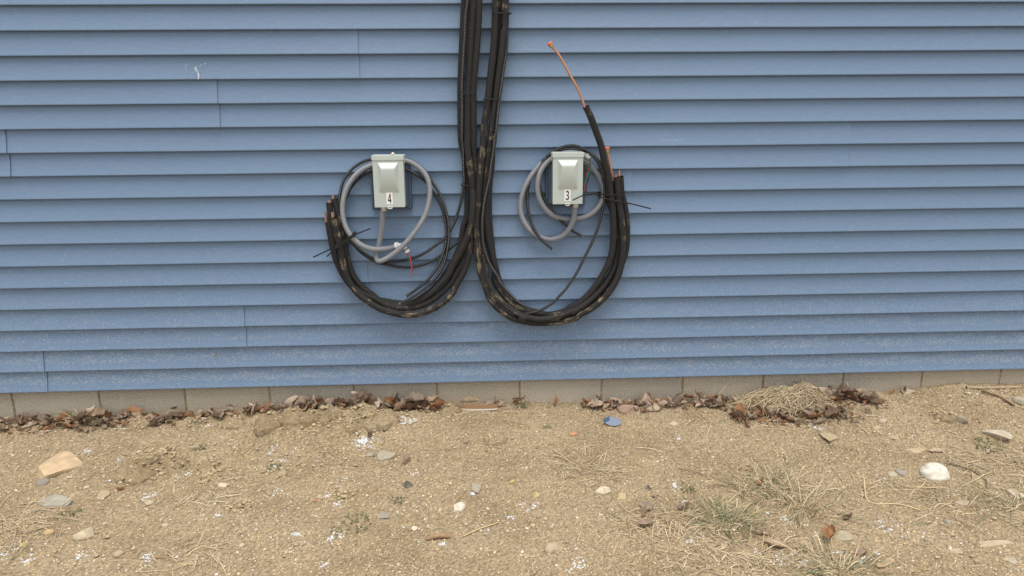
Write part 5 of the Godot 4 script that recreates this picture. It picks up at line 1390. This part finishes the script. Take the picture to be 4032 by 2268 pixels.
# --- leaves
func leaf_mesh(v_: int, tone: Color) -> ArrayMesh:
	# unit leaf along +x, one long, veined down the middle, curled out of its plane
	var r := RandomNumberGenerator.new()
	r.seed = 900 + v_
	var form := v_ % 4   # 0 lobed, 1 curled, 2 folded, 3 crumpled
	var v := PackedVector3Array()
	var n := PackedVector3Array()
	var c := PackedColorArray()
	var uv := PackedVector2Array()
	var idx := PackedInt32Array()
	var m := 13
	var lobes := r.randf_range(3.0, 4.2)
	var wide := r.randf_range(0.30, 0.42) * (0.8 if form == 1 else 1.0)
	var curl := r.randf_range(1.0, 2.4) * (1.5 if form == 1 else 0.6)
	var fold := r.randf_range(0.9, 1.3) if form == 2 else r.randf_range(0.1, 0.5)
	var roll := r.randf_range(0.6, 1.7) * (1.4 if form == 1 else 0.6)
	var crump := 0.13 if form == 3 else 0.05
	for i in m:
		var t := i / float(m - 1)
		var env := pow(sin(PI * pow(t, 0.8) * 0.97 + 0.03), 0.75) * wide
		var lobe := 1.0
		if form == 0: lobe = 0.58 + 0.42 * absf(sin(t * PI * lobes))
		elif form == 3: lobe = 0.78 + 0.22 * absf(sin(t * PI * lobes * 1.3))
		var ca := (t - 0.5) * curl
		var mid := Vector3(sin(ca) / curl, (1.0 - cos(ca)) / curl, 0.0)
		var up := Vector3(-sin(ca), cos(ca), 0)
		for j in 5:
			var s := (j - 2) / 2.0
			var w := env * lobe * s
			if absf(s) < 0.9: w = env * 0.5 * s * 2.0 * 0.62
			var ang := absf(s) * (fold + roll * absf(s))
			var p := mid + Vector3(0, 0, 1) * w * cos(ang * 0.7) + up * absf(w) * sin(ang)
			p += up * crump * n2.get_noise_3d(t * 5.0 + v_ * 9.0, s * 2.5, v_) + Vector3(0, 0, 1) * crump * 0.5 * n2.get_noise_3d(t * 4.0, s * 2.0, v_ + 30.0)
			v.append(p)
			var k := 1.0 + 0.25 * n2.get_noise_2d(t * 6.0 + v_, s * 3.0)
			if j == 2: k *= 1.12
			var cc := tone * k
			cc.a = 1.0
			c.append(cc)
			uv.append(Vector2(t, s * 0.5 + 0.5))
	for i in m - 1:
		for j in 4:
			var a := i * 5 + j
			idx.append_array([a, a + 1, a + 5, a + 1, a + 6, a + 5])
	n.resize(v.size())
	for i in range(0, idx.size(), 3):
		var f := (v[idx[i + 2]] - v[idx[i]]).cross(v[idx[i + 1]] - v[idx[i]])
		for k in 3: n[idx[i + k]] += f
	for i in n.size(): n[i] = n[i].normalized()
	return mesh_of(v, n, idx, c, uv)

const ORDINAL := ["first", "second", "third", "fourth", "fifth", "sixth", "seventh", "eighth", "ninth", "tenth", "eleventh", "twelfth", "thirteenth", "fourteenth"]
var leaf_meshes := {}
func leaf(x: float, z: float, size: float, lift: float, rot: Vector3, tone: int, v_: int, label := "") -> MeshInstance3D:
	var tones := [["tan", Color(0.48, 0.36, 0.25)], ["dark brown", Color(0.19, 0.12, 0.078)], ["pale buff", Color(0.58, 0.47, 0.37)], ["russet", Color(0.38, 0.195, 0.095)], ["grey-brown", Color(0.34, 0.265, 0.20)]]
	var key := tone * 100 + v_
	if not leaf_meshes.has(key): leaf_meshes[key] = leaf_mesh(v_, tones[tone][1])
	var o := piece("dead_leaf", leaf_meshes[key], M.leaf)
	o.scale = Vector3.ONE * size
	o.rotation = rot
	o.position = on_ground(x, z, lift)
	# keep clear of the wall and out of the soil
	var box := o.transform * (o.mesh as ArrayMesh).get_aabb()
	if box.position.z < -0.028: o.position.z += -0.028 - box.position.z
	var low := ground_y(o.position.x, maxf(o.position.z, -0.03))
	if lift < 0.012: o.position.y += low - 0.004 - box.position.y
	if label == "":
		var b := clampi(int(floor((x + 2.269) / 0.4064)) + 1, 0, 13)
		var big := "large" if size > 0.085 else ("small" if size < 0.055 else "medium")
		var form: String = ["lobed", "curled", "folded", "crumpled"][v_ % 4]
		label = "%s %s %s leaf by the %s foundation block" % [big, tones[tone][0], form, ORDINAL[b]]
	tag(o, label, "leaf", "dead leaves along the foundation")
	return o

func leaf_rot(lean: float) -> Vector3:
	return Vector3(rng.randfn(0, 0.4) + lean, rng.randf() * TAU, rng.randfn(0, 0.4))

func build_leaves() -> void:
	# x from, x to, how many, reach from the wall, pile height, size
	var zones := [[-2.45, -1.9, 26, 0.10, 0.03, 0.062], [-1.9, -1.45, 28, 0.09, 0.035, 0.07], [-1.45, -0.98, 20, 0.07, 0.03, 0.06], [-0.98, -0.22, 46, 0.07, 0.045, 0.085], [-0.22, 0.2, 5, 0.04, 0.01, 0.06],
		[0.5, 0.78, 18, 0.06, 0.03, 0.06], [0.78, 1.18, 34, 0.08, 0.04, 0.07], [1.18, 1.75, 34, 0.20, 0.02, 0.065], [1.55, 1.9, 34, 0.14, 0.055, 0.075], [1.2, 1.75, 10, 0.03, 0.11, 0.07]]
	for q in zones:
		for i in int(q[2]):
			var x := rng.randf_range(q[0], q[1])
			var z := pow(rng.randf(), 1.4) * float(q[3]) + 0.004
			if q[0] == 1.18: z = rng.randf_range(0.15, 0.24)
			var k := rng.randf()
			var tone := 0 if k < 0.26 else (1 if k < 0.38 else (2 if k < 0.66 else (3 if k < 0.76 else 4)))
			leaf(x, z, float(q[5]) * rng.randf_range(0.7, 1.6), heap_h(x, z) * 0.9 if q[4] == 0.11 else rng.randf() * float(q[4]) * 1.2 * (1.0 - 0.6 * z / float(q[3])), leaf_rot(-0.5 if z < 0.03 else 0.0), tone, rng.randi() % 12)
	# broken bits between them
	var bits := func(i: int) -> Transform3D:
		var q: Array = zones[[0, 0, 1, 1, 2, 3, 3, 5, 6, 7, 8, 8][i % 12]]
		var x := rng.randf_range(q[0] - 0.03, q[1] + 0.03)
		var z := rng.randf() * rng.randf() * float(q[3]) * 1.5 + 0.006
		if q[0] == 1.18: z = rng.randf_range(0.12, 0.27)
		var b := Basis.from_euler(leaf_rot(0.0)).scaled(Vector3.ONE * rng.randf_range(0.014, 0.042))
		return Transform3D(b, on_ground(x, z, rng.randf() * 0.022))
	var shade := func(_i: int) -> Color:
		return [Color(0.52, 0.42, 0.32), Color(0.36, 0.26, 0.18), Color(0.24, 0.15, 0.09), Color(0.42, 0.30, 0.2), Color(0.40, 0.21, 0.11)][rng.randi() % 5]
	scatter("leaf_fragments", "crushed leaf fragments between the leaves along the foundation", "leaves", leaf_mesh(23, Color(1, 1, 1)), M.leaf, 900, bits, shade)
	tell_leaves_apart()
	# the ones that stand out
	leaf(-0.868, 0.02, 0.105, 0.045, Vector3(-1.0, 0.5, 0.3), 4, 7, "big grey-brown crumpled leaf standing against the bank's left end")
	leaf(-0.335, 0.02, 0.115, 0.05, Vector3(-0.9, 0.2, 0.0), 4, 3, "biggest veined brown leaf leaning on the foundation")
	leaf(-0.43, 0.015, 0.09, 0.045, Vector3(-0.9, 1.2, 0.2), 1, 0, "dark lobed leaf standing beside the biggest veined leaf")
	leaf(-0.08, 0.03, 0.10, 0.035, Vector3(-0.9, 0.1, 0.0), 0, 4, "tan oak leaf propped on the cardboard strip")
	leaf(0.06, 0.02, 0.055, 0.02, Vector3(-0.9, 1.0, 0.2), 1, 2, "brown folded leaf right of the cardboard strip")
	leaf(0.165, 0.015, 0.085, 0.022, Vector3(-0.5, 0.1, 0.1), 1, 5, "dark flat leaf above the moss at the foundation")
	leaf(0.355, 0.012, 0.065, 0.028, Vector3(-0.3, 0.0, 1.35), 3, 1, "lone russet leaf standing upright against the foundation")
	leaf(-1.682, 0.02, 0.085, 0.04, Vector3(-1.0, 0.1, 0.0), 3, 3, "bright russet leaf lit against the grey block")
	leaf(-2.0, 0.02, 0.08, 0.035, Vector3(-0.9, 0.6, 0.3), 3, 7, "russet crumpled leaf standing beside the green tuft")
	leaf(1.045, 0.025, 0.085, 0.045, Vector3(-1.0, 0.3, 1.2), 2, 0, "pale maple leaf standing on edge in the leaf drift")
	leaf(1.80, 0.02, 0.09, 0.05, Vector3(-0.7, 0.1, 1.0), 4, 5, "tall curled grey leaf right of the straw heap")
	leaf(1.86, 0.05, 0.10, 0.03, Vector3(-0.5, 0.2, 0.1), 0, 9, "long rolled tan leaf at the end of the leaf drift")
	leaf(2.035, 0.012, 0.05, 0.012, Vector3(-0.6, 0.4, 0.3), 3, 1, "small reddish leaf alone against the foundation")
	leaf(2.10, 0.012, 0.045, 0.012, Vector3(-0.6, 0.9, 0.3), 1, 2, "small dark leaf left of the beige foundation stone")
	leaf(1.20, 1.11, 0.085, 0.02, Vector3(-0.3, 0.9, 0.2), 3, 3, "crumpled reddish brown leaf beside the mottled stone")
	leaf(0.97, 1.055, 0.085, 0.006, Vector3(0, -0.6, 0), 0, 11, "upper tan papery leaf in the grass mat")
	leaf(1.0, 1.13, 0.095, 0.006, Vector3(0, -0.5, 0), 0, 8, "lower tan papery leaf in the grass mat")
	leaf(0.60, 0.885, 0.07, 0.01, Vector3(-0.3, 2.2, 0), 4, 0, "grey-brown leaf in the litter left of the greenest tuft")
	leaf(0.585, 0.92, 0.06, 0.01, Vector3(-0.2, 1.0, 0.2), 0, 2, "tan folded leaf in the litter left of the greenest tuft")
	leaf(0.745, 0.89, 0.07, 0.012, Vector3(-0.4, 0.8, 0), 4, 3, "brown leaf above the greenest tuft")
	leaf(0.57, 1.0, 0.07, 0.012, Vector3(0.1, 0.2, 0), 4, 4, "lobed leaf lying on the flat straw mat")
	leaf(-1.395, 0.455, 0.06, 0.03, Vector3(-0.6, 0.9, 0.2), 2, 0, "pale leaf wedged between the two large dirt clods")
	leaf(-0.34, 0.47, 0.075, 0.012, Vector3(0.1, 1.0, 0.1), 2, 1, "curled pale strip of leaf in the open dirt")
	leaf(-0.52, 0.262, 0.05, 0.012, Vector3(-0.5, 1.2, 0.2), 1, 2, "brown bark-like leaf above the brightest snow patch")
	leaf(1.955, 0.51, 0.075, 0.008, Vector3(-0.1, 0.2, 0), 2, 0, "pale lobed leaf at the tip of the long narrow stone")
	leaf(2.185, 0.525, 0.05, 0.01, Vector3(-0.2, 0.5, 0), 2, 3, "whitish crumpled leaf below the small green weed")
	leaf(-0.66, 1.03, 0.05, 0.006, Vector3(0, 0.3, 0), 2, 0, "small pale lobed leaf near the bottom left centre")
	leaf(1.09, 0.745, 0.05, 0.02, Vector3(-0.4, 1.2, 0), 3, 3, "reddish leaf caught in the slanting grass band")
	leaf(1.27, 1.19, 0.06, 0.004, Vector3(0, 0.6, 0), 4, 11, "dull brown leaf below the mottled stone")
	leaf(1.325, 0.985, 0.06, 0.01, Vector3(-0.2, 0.3, 0.1), 1, 1, "thin dark curled leaf right of the drooping tuft")
	leaf(1.56, 0.26, 0.06, 0.006, Vector3(-0.1, 0.3, 0.1), 4, 3, "brown leaf on the dirt below the straw heap's fringe")
	leaf(-1.47, 0.62, 0.045, 0.006, Vector3(-0.1, 0.3, 0.1), 3, 1, "small rolled russet leaf below the large dirt clods")
	leaf(0.02, 1.12, 0.05, 0.004, Vector3(0, 0.2, 0), 0, 5, "tan oval leaf flat in the dirt near the bottom centre")

func tell_leaves_apart() -> void:
	var by := {}
	for o in get_children():
		if o.get_meta("category", "") == "leaf":
			var l: String = o.get_meta("label")
			if not by.has(l): by[l] = []
			by[l].append(o)
	for l in by:
		var a: Array = by[l]
		if a.size() < 2: continue
		a.sort_custom(func(p, q): return p.position.x < q.position.x)
		for i in a.size():
			a[i].set_meta("label", "%s, %s from left of %s alike" % [l, ORDINAL[i], ["", "one", "two", "three", "four", "five", "six", "seven", "eight", "nine"][a.size()]])

func build_litter() -> void:
	weed("green weed beside the flat orange-tan slab", -1.775, 0.41, 0.035, 50)
	weed("small green weed on the right slope", 2.21, 0.47, 0.055, 90)
	weed("creeping green weed near the bottom left centre", -0.50, 0.925, 0.07, 70)
	weed("green moss patch under the dark flat leaf", 0.17, 0.025, 0.035, 60)
	weed("tiny green weed above the bottom left straw", -1.58, 0.79, 0.035, 30)
	weed("tiny green weed below the crumbly bank", -1.262, 0.306, 0.018, 20)
	weed("small green weed in the middle of the dirt", -0.348, 0.765, 0.03, 26)
	weed("tiny green weed right of the black scraps", 0.79, 0.77, 0.025, 26)
	weed("tiny green weed left of the snow patch", -0.90, 0.49, 0.03, 24)
	# open cardboard strip by the foundation
	var cs := thing("cardboard_strip", "low curved strip of brown cardboard with a white lower edge", "cardboard", on_ground(-0.028, 0.045, 0.0))
	cs.rotation.y = -0.04
	var wall_line := []
	for k in 15:
		var a := PI * k / 14.0
		wall_line.append(Vector3(-cos(a) * 0.085, 0.0, pow(sin(a), 0.35) * 0.022 - 0.012))
	var up := PackedVector3Array()
	for p in curve_points(wall_line, 0.006): up.append(p + Vector3(0, 0.020, 0))
	var lo := PackedVector3Array()
	for p in up: lo.append(p + Vector3(0, -0.0145, 0))
	piece("strip_wall", strap(up, 0.021, 0.003, Vector3(0, 1, 0)), mat(Color(0.36, 0.215, 0.12), 0.85), cs)
	piece("white_edge", strap(lo, 0.008, 0.0036, Vector3(0, 1, 0)), mat(Color(0.74, 0.71, 0.66), 0.8), cs)
	# blue vinyl offcut
	var bo := thing("vinyl_offcut", "round blue vinyl offcut with a folded flange in the dirt", "offcut", on_ground(0.585, 0.205, 0.003))
	var disc := piece("disc", lathe([[0.0, 0.0], [0.033, 0.0], [0.034, 0.001], [0.033, 0.0022], [0.0, 0.003]], 26), mat(Color(0.20, 0.25, 0.33), 0.6), bo, Vector3(0.006, 0.003, 0.0))
	disc.scale = Vector3(1.15, 1, 1.1)
	disc.rotation = Vector3(0.16, 0, -0.05)
	var fl := piece("flange", bevel_box(0.040, 0.022, 0.003, 0.0008), mat(Color(0.085, 0.13, 0.21), 0.55), bo, Vector3(-0.024, 0.014, 0.004))
	fl.rotation = Vector3(-0.25, 0.65, 0.1)
	# sticks, stalks and chips
	bar("bent_stalk", "bent pale straw stalk on the right slope", "stalk", [Vector3(1.50, 0.76, 0.03), Vector3(1.475, 0.82, 0.012), Vector3(1.465, 0.88, 0.0), Vector3(1.56, 0.91, 0.003), Vector3(1.62, 0.945, 0.0)], 0.0027, Color(0.56, 0.45, 0.27))
	bar("twig", "dark forked twig on the right bank", "twig", [Vector3(2.42, 0.10, 0.012), Vector3(2.48, 0.15, 0.006), Vector3(2.53, 0.21, 0.0), Vector3(2.56, 0.25, 0.002)], 0.0042, Color(0.15, 0.095, 0.055))
	bar("twig", "pale stick along the foundation at far right", "twig", [Vector3(2.38, 0.05, 0.004), Vector3(2.47, 0.045, 0.0), Vector3(2.58, 0.04, 0.003), Vector3(2.66, 0.03, 0.0)], 0.0065, Color(0.38, 0.30, 0.20))
	bar("twig", "thin dark curved twig below the white stone", "twig", [Vector3(1.93, 0.61, 0.004), Vector3(1.99, 0.68, 0.006), Vector3(2.0, 0.76, 0.004), Vector3(1.95, 0.83, 0.0)], 0.0022, Color(0.13, 0.10, 0.075))
	bar("stalk", "yellow straw leaning over snow at the bottom centre", "stalk", [Vector3(-0.09, 1.02, 0.0), Vector3(-0.03, 0.985, 0.008), Vector3(0.04, 0.945, 0.004)], 0.0022, Color(0.56, 0.47, 0.25))
	bar("stalk", "straw resting on the whitish chip stone", "stalk", [Vector3(-0.14, 0.85, 0.0), Vector3(-0.12, 0.80, 0.012), Vector3(-0.10, 0.755, 0.003)], 0.0018, Color(0.48, 0.38, 0.22))
	bar("stalk", "pale jointed stalk in the open dirt below the vinyl offcut", "stalk", [Vector3(0.66, 0.415, 0.003), Vector3(0.715, 0.418, 0.004), Vector3(0.77, 0.45, 0.0)], 0.0023, Color(0.56, 0.46, 0.29))
	bar("stalk", "long pale stalk below the straw heap on the right", "stalk", [Vector3(1.70, 0.225, 0.002), Vector3(1.80, 0.225, 0.003), Vector3(1.93, 0.23, 0.0)], 0.002, Color(0.52, 0.42, 0.27))
	bar("stalk", "dark straw beside the black scraps", "stalk", [Vector3(0.80, 0.58, 0.002), Vector3(0.86, 0.63, 0.004), Vector3(0.90, 0.665, 0.0)], 0.0019, Color(0.30, 0.22, 0.13))
	bar("root", "brown flat root strip at the bottom centre", "root", [Vector3(-0.215, 1.02, 0.0), Vector3(-0.17, 1.025, 0.004), Vector3(-0.135, 1.02, 0.0)], 0.009, Color(0.30, 0.20, 0.12))
	var tri := piece("wood_chip", rock_mesh(555, "s", 12, 7, Color(0.50, 0.38, 0.24)), M.stone, null, on_ground(1.31, 1.255, 0.003), Vector3(0.05, 0.3, 0))
	tri.scale = Vector3(0.10, 0.014, 0.05)
	tag(tri, "flat tan wood chip below the dull brown leaf", "chip")

# ------------------------------------------------------------------ the scene
func _ready() -> void:
	rng.seed = 20240117
	var cam := Camera3D.new()
	cam.name = "camera"
	cam.position = Vector3(0, 1.29881, 3.30878)
	cam.rotation = Vector3(-0.245785, -0.040588, -0.008774)
	cam.fov = 43.394
	cam.near = 0.05
	cam.far = 200.0
	add_child(cam)
	cam.current = true
	var env := Environment.new()
	env.background_mode = Environment.BG_SKY
	var sky := Sky.new()
	var sk := ProceduralSkyMaterial.new()
	sk.sky_top_color = Color(0.96, 0.975, 1.0)
	sk.sky_horizon_color = Color(0.60, 0.615, 0.63)
	sk.sky_curve = 0.6
	sk.ground_horizon_color = Color(0.55, 0.52, 0.48)
	sk.ground_bottom_color = Color(0.40, 0.36, 0.30)
	sk.sun_angle_max = 1.0
	sky.sky_material = sk
	env.sky = sky
	env.tonemap_mode = Environment.TONE_MAPPER_LINEAR
	env.tonemap_exposure = 2.0
	env.sdfgi_enabled = true
	env.ssao_enabled = true
	env.ssil_enabled = true
	var we := WorldEnvironment.new()
	we.name = "environment"
	we.environment = env
	add_child(we)
	var sun := DirectionalLight3D.new()
	sun.name = "sun"
	sun.light_energy = 0.5
	sun.light_color = Color(1.0, 0.97, 0.93)
	sun.light_angular_distance = 40.0
	sun.shadow_enabled = true
	sun.rotation = Vector3(deg_to_rad(-76), deg_to_rad(10), 0)
	add_child(sun)

	n1 = noise_of(1.0, 3, 3)
	n2 = noise_of(1.0, 2, 4)
	n3 = noise_of(1.0, 1, 5)
	cell = noise_of(1.0, 1, 6, FastNoiseLite.TYPE_CELLULAR)
	build_materials()
	print("materials ", Time.get_ticks_msec())
	build_wall()
	build_ground()
	print("ground ", Time.get_ticks_msec())
	build_wall_things()
	print("wall things ", Time.get_ticks_msec())
	build_stones()
	build_litter()
	build_leaves()
	build_grass()
	print("litter ", Time.get_ticks_msec())
	build_gravel()
	build_snow()
	print("done ", Time.get_ticks_msec())
